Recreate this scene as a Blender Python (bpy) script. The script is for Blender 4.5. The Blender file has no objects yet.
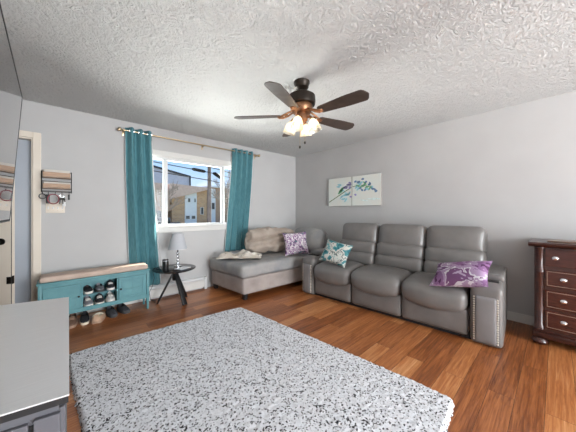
import bpy, bmesh, math, random
from mathutils import Vector, Matrix, noise
random.seed(7)
PI = math.pi
SC = bpy.context.scene
COL = SC.collection
R = math.radians

# ------------------------------------------------------------------ camera
cd = bpy.data.cameras.new('camera'); cam = bpy.data.objects.new('camera', cd); COL.objects.link(cam)
cam.location = (0, 0, 1.227); cam.rotation_euler = (PI/2, 0, -R(42.5))
cd.sensor_width = 36; cd.lens = 246/576*36; cd.shift_y = -3.5/576; cd.clip_start = .02; cd.clip_end = 500
SC.camera = cam

# ------------------------------------------------------------------ world, lights, exposure
vs = SC.view_settings
vs.view_transform = 'Standard'; vs.look = 'None'; vs.gamma = 1; vs.use_curve_mapping = False; vs.exposure = 1.15
w = bpy.data.worlds.new('sky'); SC.world = w; w.use_nodes = True
wn = w.node_tree; wn.nodes.clear()
def wnode(t, **k):
    n = wn.nodes.new(t)
    for a, b in k.items(): setattr(n, a, b)
    return n
wo = wnode('ShaderNodeOutputWorld'); wb = wnode('ShaderNodeBackground'); wt = wnode('ShaderNodeTexCoord')
ws = wnode('ShaderNodeSeparateXYZ'); wr = wnode('ShaderNodeValToRGB'); wz = wnode('ShaderNodeTexNoise'); wr2 = wnode('ShaderNodeValToRGB'); wm = wnode('ShaderNodeMix', data_type='RGBA')
wn.links.new(wt.outputs['Generated'], ws.inputs[0]); wn.links.new(ws.outputs['Z'], wr.inputs[0])
wr.color_ramp.elements[0].color = (.62, .68, .78, 1); wr.color_ramp.elements[1].color = (.12, .28, .62, 1)
wr.color_ramp.elements[0].position = .0; wr.color_ramp.elements[1].position = .8
e = wr.color_ramp.elements.new(.2); e.color = (.30, .49, .78, 1)
wn.links.new(wt.outputs['Generated'], wz.inputs['Vector']); wz.inputs['Scale'].default_value = 6; wz.inputs['Detail'].default_value = 6
wn.links.new(wz.outputs['Fac'], wr2.inputs[0]); wr2.color_ramp.elements[0].position = .52; wr2.color_ramp.elements[1].position = .68
wn.links.new(wr2.outputs[0], wm.inputs[0]); wn.links.new(wr.outputs[0], wm.inputs[6]); wm.inputs[7].default_value = (.78, .8, .85, 1)
wn.links.new(wm.outputs[2], wb.inputs[0]); wb.inputs[1].default_value = .7
wn.links.new(wb.outputs[0], wo.inputs[0])

sd = bpy.data.lights.new('sun', 'SUN'); sd.energy = 6.0; sd.angle = R(.6); sd.color = (1, .95, .86)
sun = bpy.data.objects.new('sun', sd); COL.objects.link(sun)
sun.rotation_euler = Vector((-1.15, -.45, -1)).to_track_quat('-Z', 'Y').to_euler()
def area(name, loc, direction, sx, sy, power, color):
    l = bpy.data.lights.new(name, 'AREA'); l.shape = 'RECTANGLE'; l.size = sx; l.size_y = sy; l.energy = power; l.color = color
    o = bpy.data.objects.new(name, l); COL.objects.link(o); o.location = loc
    o.rotation_euler = Vector(direction).to_track_quat('-Z', 'Y').to_euler()
area('added_room_fill', (1.8, -3.72, 1.25), (-.25, 1, .35), 3.0, 2.0, 200, (.95, .97, 1.0))  # added fill lamp behind the camera, brightens the whole room
area('added_ground_bounce', (1.9, 8.2, -.05), (-.05, -.75, 1), 7.0, 1.9, 1150, (1, .98, .94))  # added lamp outside below the sill, throws light up onto the ceiling

# ------------------------------------------------------------------ materials
def nt(m): return m.node_tree
def new_mat(name, color=(.5, .5, .5), rough=.5, metal=0, spec=.5, coat=0):
    m = bpy.data.materials.new(name); m.use_nodes = True
    p = m.node_tree.nodes['Principled BSDF']
    p.inputs['Base Color'].default_value = (*color, 1); p.inputs['Roughness'].default_value = rough; p.inputs['Metallic'].default_value = metal
    p.inputs['Specular IOR Level'].default_value = spec; p.inputs['Coat Weight'].default_value = coat
    return m
def N(m, t, **k):
    n = nt(m).nodes.new(t)
    for a, b in k.items():
        if a.startswith('i_'): n.inputs[a[2:].replace('_', ' ')].default_value = b
        else: setattr(n, a, b)
    return n
def L(m, a, b): nt(m).links.new(a, b)
def P(m): return nt(m).nodes['Principled BSDF']
def coords(m, scale=(1, 1, 1), rot=(0, 0, 0), kind='Object'):
    t = N(m, 'ShaderNodeTexCoord'); mp = N(m, 'ShaderNodeMapping'); L(m, t.outputs[kind], mp.inputs[0])
    mp.inputs['Scale'].default_value = scale; mp.inputs['Rotation'].default_value = rot
    return mp.outputs[0]
def ramp(m, fac, stops, interp='LINEAR'):
    r = N(m, 'ShaderNodeValToRGB'); r.color_ramp.interpolation = interp
    els = r.color_ramp.elements
    while len(els) < len(stops): els.new(.5)
    for el, (p, c) in zip(els, stops): el.position = p; el.color = (*c, 1)
    L(m, fac, r.inputs[0]); return r.outputs[0]
def noisy(name, c1, c2, scale=8, rough=.5, bump=0, bscale=None, metal=0, stretch=(1, 1, 1), detail=4, spec=.5, coat=0, bdist=.01):
    m = new_mat(name, c1, rough, metal, spec, coat)
    v = coords(m, stretch)
    n = N(m, 'ShaderNodeTexNoise'); n.inputs['Scale'].default_value = scale; n.inputs['Detail'].default_value = detail; L(m, v, n.inputs['Vector'])
    L(m, ramp(m, n.outputs['Fac'], [(.3, c1), (.7, c2)]), P(m).inputs['Base Color'])
    if bump:
        n2 = N(m, 'ShaderNodeTexNoise'); n2.inputs['Scale'].default_value = bscale or scale*4; n2.inputs['Detail'].default_value = 3; L(m, v, n2.inputs['Vector'])
        b = N(m, 'ShaderNodeBump'); b.inputs['Strength'].default_value = bump; b.inputs['Distance'].default_value = bdist
        L(m, n2.outputs['Fac'], b.inputs['Height']); L(m, b.outputs[0], P(m).inputs['Normal'])
    return m
MT = {}
MT['wall'] = noisy('wall_paint', (.50, .492, .488), (.53, .522, .517), 3, .75, .05, 300)
MT['trim'] = noisy('trim_paint', (.66, .645, .61), (.70, .685, .655), 4, .45)
MT['cream'] = noisy('cream_paint', (.74, .66, .56), (.78, .70, .60), 4, .5)
MT['white'] = noisy('white_vinyl', (.66, .67, .67), (.70, .70, .70), 4, .4)
# ceiling: stomped texture
m = new_mat('ceiling_texture', (.77, .775, .765), .9); v = coords(m)
n1 = N(m, 'ShaderNodeTexNoise'); n1.inputs['Scale'].default_value = 11; n1.inputs['Detail'].default_value = 5; n1.inputs['Distortion'].default_value = 2.6; n1.inputs['Roughness'].default_value = .62; L(m, v, n1.inputs['Vector'])
n2 = N(m, 'ShaderNodeTexNoise'); n2.inputs['Scale'].default_value = 34; n2.inputs['Detail'].default_value = 4; n2.inputs['Distortion'].default_value = 2.0; L(m, v, n2.inputs['Vector'])
mx = N(m, 'ShaderNodeMath', operation='MULTIPLY_ADD'); L(m, n2.outputs['Fac'], mx.inputs[0]); mx.inputs[1].default_value = .5; L(m, n1.outputs['Fac'], mx.inputs[2])
b = N(m, 'ShaderNodeBump'); b.inputs['Strength'].default_value = 1; b.inputs['Distance'].default_value = .06; L(m, mx.outputs[0], b.inputs['Height']); L(m, b.outputs[0], P(m).inputs['Normal'])
MT['ceiling'] = m
# hardwood floor: planks along X
m = new_mat('hardwood', (.4, .16, .06), .3, 0, .5); v = coords(m)
br = N(m, 'ShaderNodeTexBrick'); br.offset = .37; br.offset_frequency = 2; br.squash = 1
for k, val in (('Scale', 1), ('Mortar Size', .0012), ('Mortar Smooth', .1), ('Bias', -.05), ('Brick Width', 1.5), ('Row Height', .137)): br.inputs[k].default_value = val
br.inputs['Color1'].default_value = (.0, .0, .0, 1); br.inputs['Color2'].default_value = (1, 1, 1, 1); br.inputs['Mortar'].default_value = (0, 0, 0, 1)
L(m, v, br.inputs['Vector'])
mp = N(m, 'ShaderNodeMapping'); mp.inputs['Scale'].default_value = (1.3, 30, 1); L(m, v, mp.inputs[0])
ad = N(m, 'ShaderNodeMix', data_type='VECTOR'); 
sc = N(m, 'ShaderNodeVectorMath', operation='SCALE'); L(m, br.outputs['Color'], sc.inputs[0]); sc.inputs['Scale'].default_value = 9
av = N(m, 'ShaderNodeVectorMath', operation='ADD'); L(m, mp.outputs[0], av.inputs[0]); L(m, sc.outputs[0], av.inputs[1])
g = N(m, 'ShaderNodeTexNoise'); g.inputs['Scale'].default_value = 2.2; g.inputs['Detail'].default_value = 7; g.inputs['Roughness'].default_value = .72; g.inputs['Distortion'].default_value = .6; L(m, av.outputs[0], g.inputs['Vector'])
sep = N(m, 'ShaderNodeSeparateColor'); L(m, br.outputs['Color'], sep.inputs[0])
ma = N(m, 'ShaderNodeMath', operation='MULTIPLY_ADD'); L(m, g.outputs['Fac'], ma.inputs[0]); ma.inputs[1].default_value = 1.25
ms = N(m, 'ShaderNodeMath', operation='MULTIPLY_ADD'); L(m, sep.outputs[0], ms.inputs[0]); ms.inputs[1].default_value = .40; ms.inputs[2].default_value = -.29; L(m, ms.outputs[0], ma.inputs[2])
col = ramp(m, ma.outputs[0], [(.10, (.10, .028, .010)), (.36, (.27, .085, .025)), (.57, (.43, .155, .05)), (.74, (.55, .24, .09)), (.95, (.70, .39, .20))])
mm = N(m, 'ShaderNodeMix', data_type='RGBA'); L(m, br.outputs['Fac'], mm.inputs[0]); L(m, col, mm.inputs[6]); mm.inputs[7].default_value = (.07, .025, .01, 1)
L(m, mm.outputs[2], P(m).inputs['Base Color'])
b = N(m, 'ShaderNodeBump', invert=True); b.inputs['Strength'].default_value = .4; b.inputs['Distance'].default_value = .003; L(m, br.outputs['Fac'], b.inputs['Height']); L(m, b.outputs[0], P(m).inputs['Normal'])
MT['floor'] = m
# rug
m = new_mat('shag', (.7, .7, .72), .95, 0, .1); v = coords(m)
vo = N(m, 'ShaderNodeTexVoronoi'); vo.inputs['Scale'].default_value = 118; vo.inputs['Randomness'].default_value = 1
dn = N(m, 'ShaderNodeTexNoise'); dn.inputs['Scale'].default_value = 45; L(m, v, dn.inputs['Vector'])
dm = N(m, 'ShaderNodeMix', data_type='VECTOR'); dm.inputs[0].default_value = .012; L(m, v, dm.inputs[4]); L(m, dn.outputs['Color'], dm.inputs[5]); L(m, dm.outputs[1], vo.inputs['Vector'])
sep = N(m, 'ShaderNodeSeparateColor'); L(m, vo.outputs['Color'], sep.inputs[0])
L(m, ramp(m, sep.outputs[0], [(0, (.03, .028, .03)), (.10, (.16, .155, .16)), (.155, (.50, .50, .52)), (.24, (.70, .705, .735)), (.6, (.76, .765, .795))], 'CONSTANT'), P(m).inputs['Base Color'])
b = N(m, 'ShaderNodeBump'); b.inputs['Strength'].default_value = .3; b.inputs['Distance'].default_value = .004; L(m, vo.outputs['Distance'], b.inputs['Height']); L(m, b.outputs[0], P(m).inputs['Normal'])
MT['rug'] = m
MT['leather'] = noisy('grey_leather', (.152, .142, .135), (.192, .179, .170), 6, .30, .25, 260, bdist=.002)
MT['leather_panel'] = noisy('grey_leather_panel', (.20, .192, .192), (.235, .226, .225), 6, .36, .25, 260, bdist=.002)
MT['dark_base'] = new_mat('dark_base', (.02, .02, .022), .6)
MT['nail'] = new_mat('nailhead_metal', (.85, .80, .70), .3, .5)
MT['plush'] = noisy('grey_plush', (.25, .255, .265), (.38, .36, .34), 5, .9, .5, 120, spec=.15)
MT['plush2'] = noisy('tan_plush', (.33, .27, .22), (.45, .38, .325), 5, .9, .4, 120, spec=.15)
MT['plush3'] = noisy('taupe_plush', (.29, .25, .23), (.42, .365, .34), 4, .9, .5, 120, spec=.15)
MT['throw'] = noisy('throw_fabric', (.48, .40, .31), (.72, .68, .62), 7, .9, .6, 60, spec=.15)
MT['teal_paint'] = noisy('teal_paint', (.085, .245, .275), (.12, .30, .325), 9, .5)
MT['shaded_teal'] = noisy('teal_cubby_shade', (.05, .13, .15), (.07, .16, .175), 9, .7)  # teal darkened to put the cubby's shade into the shelf colour
MT['tan_uph'] = noisy('tan_upholstery', (.50, .37, .30), (.58, .45, .37), 14, .6, .2, 200)
MT['black'] = new_mat('black_satin', (.012, .012, .013), .35)
MT['black_gloss'] = new_mat('black_gloss', (.015, .013, .013), .12)
MT['black_metal'] = new_mat('black_metal', (.02, .018, .016), .4, .8)
MT['chrome'] = new_mat('chrome', (.82, .82, .84), .12, 1)
MT['brass'] = new_mat('aged_brass', (.62, .48, .30), .28, 1)
MT['bronze'] = noisy('oiled_bronze', (.022, .016, .012), (.035, .024, .017), 12, .38, metal=.6)
MT['copper'] = noisy('antique_copper', (.36, .19, .10), (.24, .115, .06), 30, .35, metal=.8)
MT['mirror'] = new_mat('tv_glass', (.30, .30, .31), .03, .92)
MT['plastic'] = new_mat('black_plastic', (.02, .02, .02), .4)
# window glass: transparent with a weak mirror
m = bpy.data.materials.new('window_glass'); m.use_nodes = True; t = m.node_tree; t.nodes.clear()
o_ = t.nodes.new('ShaderNodeOutputMaterial'); a_ = t.nodes.new('ShaderNodeBsdfTransparent'); g_ = t.nodes.new('ShaderNodeBsdfGlossy'); x_ = t.nodes.new('ShaderNodeMixShader')
g_.inputs['Roughness'].default_value = .01; x_.inputs[0].default_value = .012; a_.inputs[0].default_value = (.96, .98, .98, 1)
t.links.new(a_.outputs[0], x_.inputs[1]); t.links.new(g_.outputs[0], x_.inputs[2]); t.links.new(x_.outputs[0], o_.inputs[0]); MT['glass'] = m
# curtain fabric
m = new_mat('teal_curtain', (.06, .26, .31), .75, 0, .2); v = coords(m, (1, 1, .12))
n = N(m, 'ShaderNodeTexNoise'); n.inputs['Scale'].default_value = 90; n.inputs['Detail'].default_value = 3; L(m, v, n.inputs['Vector'])
L(m, ramp(m, n.outputs['Fac'], [(.3, (.08, .215, .25)), (.7, (.14, .325, .365))]), P(m).inputs['Base Color'])
MT['curtain'] = m
MT['lining'] = new_mat('curtain_lining', (.80, .82, .82), .8)
# console brushed top
m = new_mat('brushed_steel', (.55, .56, .57), .3, .35); v = coords(m, (2, 90, 1))
n = N(m, 'ShaderNodeTexNoise'); n.inputs['Scale'].default_value = 4; n.inputs['Detail'].default_value = 5; L(m, v, n.inputs['Vector'])
L(m, ramp(m, n.outputs['Fac'], [(.3, (.74, .75, .76)), (.7, (.82, .83, .84))]), P(m).inputs['Base Color']); MT['steel'] = m
MT['console'] = noisy('charcoal_paint', (.11, .11, .125), (.125, .125, .14), 6, .5)
MT['console_top_edge'] = new_mat('console_edge', (.015, .015, .017), .5)
# mahogany
def wood(name, c1, c2, stretch, rough=.3, coat=.2):
    m = new_mat(name, c1, rough, 0, .5, coat); v = coords(m, stretch)
    n = N(m, 'ShaderNodeTexNoise'); n.inputs['Scale'].default_value = 3; n.inputs['Detail'].default_value = 7; n.inputs['Distortion'].default_value = 1.2; L(m, v, n.inputs['Vector'])
    L(m, ramp(m, n.outputs['Fac'], [(.3, c1), (.7, c2)]), P(m).inputs['Base Color']); return m
MT['mahogany'] = wood('mahogany', (.028, .010, .008), (.065, .020, .014), (2, 3, 18), .28)
MT['mahogany_front'] = wood('mahogany_drawer', (.034, .009, .007), (.078, .020, .013), (2, 3, 22), .26)
MT['mahogany_edge'] = wood('mahogany_pale_edge', (.16, .09, .065), (.26, .17, .125), (2, 3, 22), .3)  # paler mahogany for the drawer mouldings and the tray
MT['blade'] = wood('walnut_blade', (.045, .032, .026), (.085, .06, .048), (3, 3, 3), .45, 0)
MT['rack_wood'] = wood('rack_wood', (.42, .27, .18), (.55, .38, .27), (3, 1, 30), .6, 0)
# ribbed frosted glass shade
m = bpy.data.materials.new('frosted_glass'); m.use_nodes = True; t = m.node_tree; t.nodes.clear()
o_ = t.nodes.new('ShaderNodeOutputMaterial'); a_ = t.nodes.new('ShaderNodeBsdfTransparent'); g_ = t.nodes.new('ShaderNodeBsdfTranslucent'); x_ = t.nodes.new('ShaderNodeMixShader'); d_ = t.nodes.new('ShaderNodeBsdfGlossy'); y_ = t.nodes.new('ShaderNodeMixShader')
g_.inputs[0].default_value = (.80, .76, .68, 1); x_.inputs[0].default_value = .65; d_.inputs['Roughness'].default_value = .2; y_.inputs[0].default_value = .12
t.links.new(a_.outputs[0], x_.inputs[1]); t.links.new(g_.outputs[0], x_.inputs[2]); t.links.new(x_.outputs[0], y_.inputs[1]); t.links.new(d_.outputs[0], y_.inputs[2]); t.links.new(y_.outputs[0], o_.inputs[0]); MT['frost'] = m
def emis(name, c, s):
    m = new_mat(name, c, .5); P(m).inputs['Emission Color'].default_value = (*c, 1); P(m).inputs['Emission Strength'].default_value = s; return m
MT['bulb'] = emis('lit_bulb', (1, .76, .48), 7)
# patterned fabrics
def patchy(name, stops, scale, dist=1.5, rough=.7, off=0):
    m = new_mat(name, (.5, .5, .5), rough, 0, .2); v = coords(m)
    n = N(m, 'ShaderNodeTexNoise', noise_dimensions='4D'); n.inputs['W'].default_value = off; n.inputs['Scale'].default_value = scale; n.inputs['Detail'].default_value = 3; n.inputs['Distortion'].default_value = dist; L(m, v, n.inputs['Vector'])
    L(m, ramp(m, n.outputs['Fac'], stops, 'CONSTANT'), P(m).inputs['Base Color']); return m
MT['purple_floral'] = patchy('purple_brushed_print', [(0, (.08, .03, .08)), (.40, (.24, .12, .25)), (.47, (.38, .26, .40)), (.55, (.66, .62, .66)), (.585, (.18, .08, .18)), (.66, (.46, .36, .48))], 6, 1.0)
MT['floral'] = patchy('purple_flower_print', [(0, (.07, .16, .17)), (.36, (.20, .10, .22)), (.43, (.66, .60, .64)), (.5, (.28, .14, .29)), (.56, (.76, .72, .72)), (.66, (.12, .28, .28))], 11, 1.2)
MT['teal_print'] = patchy('teal_cream_print', [(0, (.03, .13, .15)), (.38, (.07, .23, .25)), (.46, (.56, .55, .50)), (.53, (.10, .13, .13)), (.56, (.50, .51, .47)), (.63, (.15, .34, .34))], 9, .5)
# artworks
MT['canvas'] = noisy('canvas_wash', (.78, .77, .71), (.74, .80, .76), 5, .8, detail=2)
MT['canvas_side'] = new_mat('canvas_side', (.36, .33, .30), .8)
def paint(n, c): MT[n] = noisy(n, c, tuple(min(1, q*1.5) for q in c), 40, .8)
paint('paint_stem', (.10, .17, .06)); paint('paint_purple', (.27, .24, .46)); paint('paint_lightblue', (.25, .50, .56)); paint('paint_navy', (.13, .22, .36)); paint('paint_green', (.16, .40, .22)); paint('paint_wash', (.58, .72, .68))
# outside
MT['grass'] = noisy('lawn', (.10, .13, .04), (.24, .22, .09), 2, .9)
MT['asphalt'] = noisy('concrete', (.45, .44, .42), (.55, .54, .51), 1, .9)
def brick_mat(name, a, bb, mo, s):
    m = new_mat(name, a, .9); v = coords(m, (1, 1, 1), (PI/2, 0, 0))
    br = N(m, 'ShaderNodeTexBrick'); L(m, v, br.inputs['Vector'])
    for k, val in (('Scale', s), ('Mortar Size', .02), ('Brick Width', .5), ('Row Height', .2)): br.inputs[k].default_value = val
    br.inputs['Color1'].default_value = (*a, 1); br.inputs['Color2'].default_value = (*bb, 1); br.inputs['Mortar'].default_value = (*mo, 1)
    L(m, br.outputs['Color'], P(m).inputs['Base Color']); return m
MT['brick'] = brick_mat('tan_brick', (.62, .36, .18), (.46, .25, .13), (.6, .5, .4), 1.0)
MT['brick_dark'] = brick_mat('brown_brick', (.50, .29, .17), (.36, .20, .13), (.5, .42, .36), 1.0)
MT['siding'] = noisy('pale_siding', (.72, .74, .80), (.78, .80, .84), 1, .7)
MT['shingle'] = noisy('pink_shingle', (.62, .43, .36), (.72, .54, .46), 3, .9)
MT['bluegrey'] = noisy('blue_grey_siding', (.42, .47, .58), (.50, .54, .63), 1, .8)
MT['dark_pane'] = new_mat('dark_pane', (.03, .04, .05), .1)
MT['pole'] = noisy('weathered_pole', (.16, .12, .10), (.26, .20, .17), 3, .9)
MT['bark'] = noisy('bare_bark', (.22, .18, .15), (.32, .27, .23), 4, .9)
MT['storm'] = noisy('blue_grey_door', (.38, .42, .48), (.43, .46, .51), 2, .35)

# ------------------------------------------------------------------ builders
def bm_new(): return bmesh.new()
def box(bm, x0, x1, y0, y1, z0, z1, bev=0, seg=2):
    t = bmesh.new(); bmesh.ops.create_cube(t, size=1)
    bmesh.ops.scale(t, vec=(x1-x0, y1-y0, z1-z0), verts=t.verts)
    bmesh.ops.translate(t, vec=((x0+x1)/2, (y0+y1)/2, (z0+z1)/2), verts=t.verts)
    if bev: bmesh.ops.bevel(t, geom=t.edges[:], offset=bev, segments=seg, affect='EDGES', profile=.5)
    join(bm, t); return bm
def join(bm, t, M=None, mat=0):
    if M: bmesh.ops.transform(t, matrix=M, verts=t.verts)
    mp = {}
    for v in t.verts: mp[v] = bm.verts.new(v.co)
    for f in t.faces:
        try: nf = bm.faces.new([mp[v] for v in f.verts]); nf.material_index = f.material_index if mat == 0 else mat
        except ValueError: pass
    t.free()
def tube(bm, pts, r, seg=8, cap=True):
    pts = [Vector(p) for p in pts]; rings = []
    rs = r if isinstance(r, (list, tuple)) else [r]*len(pts)
    up = None
    for i, p in enumerate(pts):
        d = (pts[min(i+1, len(pts)-1)] - pts[max(i-1, 0)]).normalized()
        if up is None: up = d.orthogonal().normalized()
        up = (up - d*up.dot(d)).normalized(); s = d.cross(up)
        rings.append([bm.verts.new(p + (up*math.cos(2*PI*k/seg) + s*math.sin(2*PI*k/seg))*rs[i]) for k in range(seg)])
    for a, b_ in zip(rings, rings[1:]):
        for k in range(seg): bm.faces.new((a[k], a[(k+1) % seg], b_[(k+1) % seg], b_[k]))
    if cap: bm.faces.new(rings[0][::-1]); bm.faces.new(rings[-1])
    return bm
def lathe(bm, prof, c=(0, 0, 0), seg=24, M=None, cap=True, flute=None):
    t = bmesh.new(); rings = []
    for i, (r, z) in enumerate(prof):
        ring = []
        for k in range(seg):
            a = 2*PI*k/seg; rr = r*(1 + (flute[0]*math.cos(flute[1]*a) if flute else 0))
            ring.append(t.verts.new((rr*math.cos(a), rr*math.sin(a), z)))
        rings.append(ring)
    for a, b_ in zip(rings, rings[1:]):
        for k in range(seg): t.faces.new((a[k], a[(k+1) % seg], b_[(k+1) % seg], b_[k]))
    if cap: t.faces.new(rings[0][::-1]); t.faces.new(rings[-1])
    mm = Matrix.Translation(c)
    if M is not None: mm = mm @ M
    join(bm, t, mm); return bm
def softbox(bm, c, s, r, puff=(0, 0, 0), n=10, fn=None, M=None):
    t = bmesh.new(); h = [q/2 for q in s]
    us = [math.sin(PI/2*(2*i/n-1)) for i in range(n+1)]
    for ax in range(3):
        for sg in (-1, 1):
            g = {}
            for i, u in enumerate(us):
                for j, v_ in enumerate(us):
                    p = [0, 0, 0]; p[ax] = sg*h[ax]; p[(ax+1) % 3] = u*h[(ax+1) % 3]; p[(ax+2) % 3] = v_*h[(ax+2) % 3]
                    q = [max(-(h[k]-r), min(h[k]-r, p[k])) for k in range(3)]
                    d = Vector(p)-Vector(q)
                    if d.length > 1e-9: d = d.normalized()*r
                    pv = Vector(q)+d; o = pv.copy()
                    for k in range(3):
                        if puff[k]:
                            a_, b_ = (k+1) % 3, (k+2) % 3
                            o[k] += puff[k]*(pv[k]/h[k])*(1-min(1, (pv[a_]/h[a_])**2))*(1-min(1, (pv[b_]/h[b_])**2))
                    g[i, j] = t.verts.new(o)
            for i in range(n):
                for j in range(n):
                    f = (g[i, j], g[i+1, j], g[i+1, j+1], g[i, j+1]); t.faces.new(f if sg > 0 else f[::-1])
    bmesh.ops.remove_doubles(t, verts=t.verts, dist=1e-5)
    if fn:
        for v_ in t.verts: v_.co = fn(v_.co)
    mm = Matrix.Translation(c)
    if M is not None: mm = mm @ M
    join(bm, t, mm); return bm
def prism(bm, pts, a, b_, axis='y'):
    """extrude a polygon (list of 2-tuples) between a and b_ along axis"""
    def mk(p, q):
        return {'y': (p[0], q, p[1]), 'x': (q, p[0], p[1]), 'z': (p[0], p[1], q)}[axis]
    A = [bm.verts.new(mk(p, a)) for p in pts]; B = [bm.verts.new(mk(p, b_)) for p in pts]
    bm.faces.new(A); bm.faces.new(B[::-1])
    for i in range(len(pts)):
        j = (i+1) % len(pts); bm.faces.new((A[j], A[i], B[i], B[j]))
    return bm
def obj(name, bm, mat, parent=None, smooth=True, angle=40):
    bmesh.ops.recalc_face_normals(bm, faces=bm.faces[:])
    me = bpy.data.meshes.new(name)
    off = Vector((0, 0, 0))
    if parent is None:
        xs = [v.co for v in bm.verts]
        off = Vector(((min(v.x for v in xs)+max(v.x for v in xs))/2, (min(v.y for v in xs)+max(v.y for v in xs))/2, min(v.z for v in xs)))
        for v in bm.verts: v.co -= off
    bm.to_mesh(me); bm.free()
    o = bpy.data.objects.new(name, me); COL.objects.link(o); o.location = off
    for q in (mat if isinstance(mat, (list, tuple)) else [mat]): me.materials.append(MT[q] if isinstance(q, str) else q)
    if smooth:
        for p in me.polygons: p.use_smooth = True
        try: me.set_sharp_from_angle(angle=R(angle))
        except Exception: pass
    if parent is not None:
        o.parent = parent
        if parent.type == 'EMPTY': o.matrix_parent_inverse = Matrix.Translation(-Vector(parent.location))
    return o
def tag(o, label, cat, group=None):
    o['label'] = label; o['category'] = cat
    if group: o['group'] = group
    return o
def thing(name, loc, label, cat, group=None):
    o = bpy.data.objects.new(name, None); COL.objects.link(o); o.location = loc; o.empty_display_size = .1
    return tag(o, label, cat, group)
def struct(name, bm, mat, parent=None, smooth=False):
    o = obj(name, bm, mat, parent, smooth)
    if parent is None: o['kind'] = 'structure'
    return o
def copy_tree(o, parent=None):
    c = o.copy(); COL.objects.link(c)
    if parent is not None: c.parent = parent
    for ch in list(o.children): copy_tree(ch, c)
    return c
def pillow_bm(wd, ht, th, n=18):
    bm = bmesh.new(); g = {}
    for s in (1, -1):
        for i in range(n+1):
            for j in range(n+1):
                u = 2*i/n-1; v = 2*j/n-1
                if s < 0 and (i in (0, n) or j in (0, n)): g[s, i, j] = g[1, i, j]; continue
                z = s*th/2*((1-u*u)*(1-v*v))**.42
                z += .006*noise.noise(Vector((u*3, v*3, s*2)))*(1-u*u)*(1-v*v)*2
                g[s, i, j] = bm.verts.new((wd/2*u*(1-.09*(1-v*v)), ht/2*v*(1-.09*(1-u*u)), z))
    for s in (1, -1):
        for i in range(n):
            for j in range(n):
                f = (g[s, i, j], g[s, i+1, j], g[s, i+1, j+1], g[s, i, j+1])
                bm.faces.new(f if s > 0 else f[::-1])
    return bm

# ------------------------------------------------------------------ room shell
WX, WY, CH = 3.77, 3.87, 2.44
LX, NX, BY = -.40, -1.35, -3.5
bm = bm_new(); box(bm, NX-.1, WX+.15, BY-.15, WY+.15, -.12, 0); struct('floor', bm, 'floor')
bm = bm_new(); box(bm, NX-.1, WX+.15, BY-.15, WY+.15, CH, CH+.12); struct('ceiling', bm, 'ceiling')
w0, w1, z0, z1 = .80, 2.37, 1.01, 2.05        # window opening
d0, d1, dz = -1.16, -.24, 2.04                # entry opening
bm = bm_new()
box(bm, NX-.1, d0, WY, WY+.15, 0, CH); box(bm, d0, d1, WY, WY+.15, dz, CH); box(bm, d1, w0, WY, WY+.15, 0, CH)
box(bm, w0, w1, WY, WY+.15, 0, z0); box(bm, w0, w1, WY, WY+.15, z1, CH); box(bm, w1, WX+.15, WY, WY+.15, 0, CH)
struct('wall_front', bm, 'wall')
bm = bm_new(); box(bm, WX, WX+.15, BY-.15, WY, 0, CH); struct('wall_right', bm, 'wall')
bm = bm_new()
box(bm, LX-.12, LX, -1.25, 2.35, 0, CH); box(bm, LX-.12, LX, BY, -2.75, 0, CH)
box(bm, LX-.12, LX, -2.75, -1.25, 0, .9); box(bm, LX-.12, LX, -2.75, -1.25, 2.0, CH)
box(bm, NX-.1, NX, 2.23, WY, 0, CH); box(bm, NX, LX-.12, 2.23, 2.35, 0, CH)
struct('wall_left', bm, 'wall')
bm = bm_new()
box(bm, LX-.12, .3, BY-.15, BY, 0, CH); box(bm, 3.3, WX, BY-.15, BY, 0, CH); box(bm, .3, 3.3, BY-.15, BY, 2.25, CH); box(bm, .3, 3.3, BY-.15, BY, 0, .25)
struct('wall_back', bm, 'wall')
# baseboards
bm = bm_new(); box(bm, WX-.014, WX, BY, WY-.016, 0, .10, .004); struct('baseboard_right', bm, 'trim')
bm = bm_new(); box(bm, d1+.075, .85, WY-.014, WY, 0, .10, .004); box(bm, 2.42, WX, WY-.014, WY, 0, .10, .004); struct('baseboard_front', bm, 'trim')
bm = bm_new(); box(bm, LX, LX+.014, BY, 2.35, 0, .10, .004); struct('baseboard_left', bm, 'trim')
# front window
ff = bm_new()
def fr(bm, x0, x1, za, zb, t, y0, y1):
    box(bm, x0, x0+t, y0, y1, za, zb); box(bm, x1-t, x1, y0, y1, za, zb); box(bm, x0+t, x1-t, y0, y1, za, za+t); box(bm, x0+t, x1-t, y0, y1, zb-t, zb)
fr(ff, w0, w1, z0, z1, .035, WY+.03, WY+.10)
win = struct('window_1', ff, 'white')
def wpart(name, bm, mat):
    o = obj(name, bm, mat, None, False); o.parent = win; o.matrix_parent_inverse = Matrix.Translation(-win.location); return o
bm = bm_new()
box(bm, w0-.075, w0, WY-.018, WY, z0-.01, z1, .003); box(bm, w1, w1+.075, WY-.018, WY, z0-.01, z1, .003); box(bm, w0-.075, w1+.075, WY-.018, WY, z1, z1+.07, .003)
box(bm, w0, w0+.012, WY, WY+.03, z0, z1); box(bm, w1-.012, w1, WY, WY+.03, z0, z1); box(bm, w0, w1, WY, WY+.03, z1-.012, z1)
wpart('window_casing', bm, 'trim')
bm = bm_new(); box(bm, w0-.09, w1+.09, WY-.021, WY+.03, z0-.01, z0+.018, .005); box(bm, w0-.075, w1+.075, WY-.016, WY, z0-.075, z0-.01, .003); wpart('window_sill', bm, 'trim')
for x in (1.125, 2.055):
    bm = bm_new(); box(bm, x-.018, x+.018, WY+.025, WY+.105, z0+.035, z1-.035, .003); wpart('mullion', bm, 'white')
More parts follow.
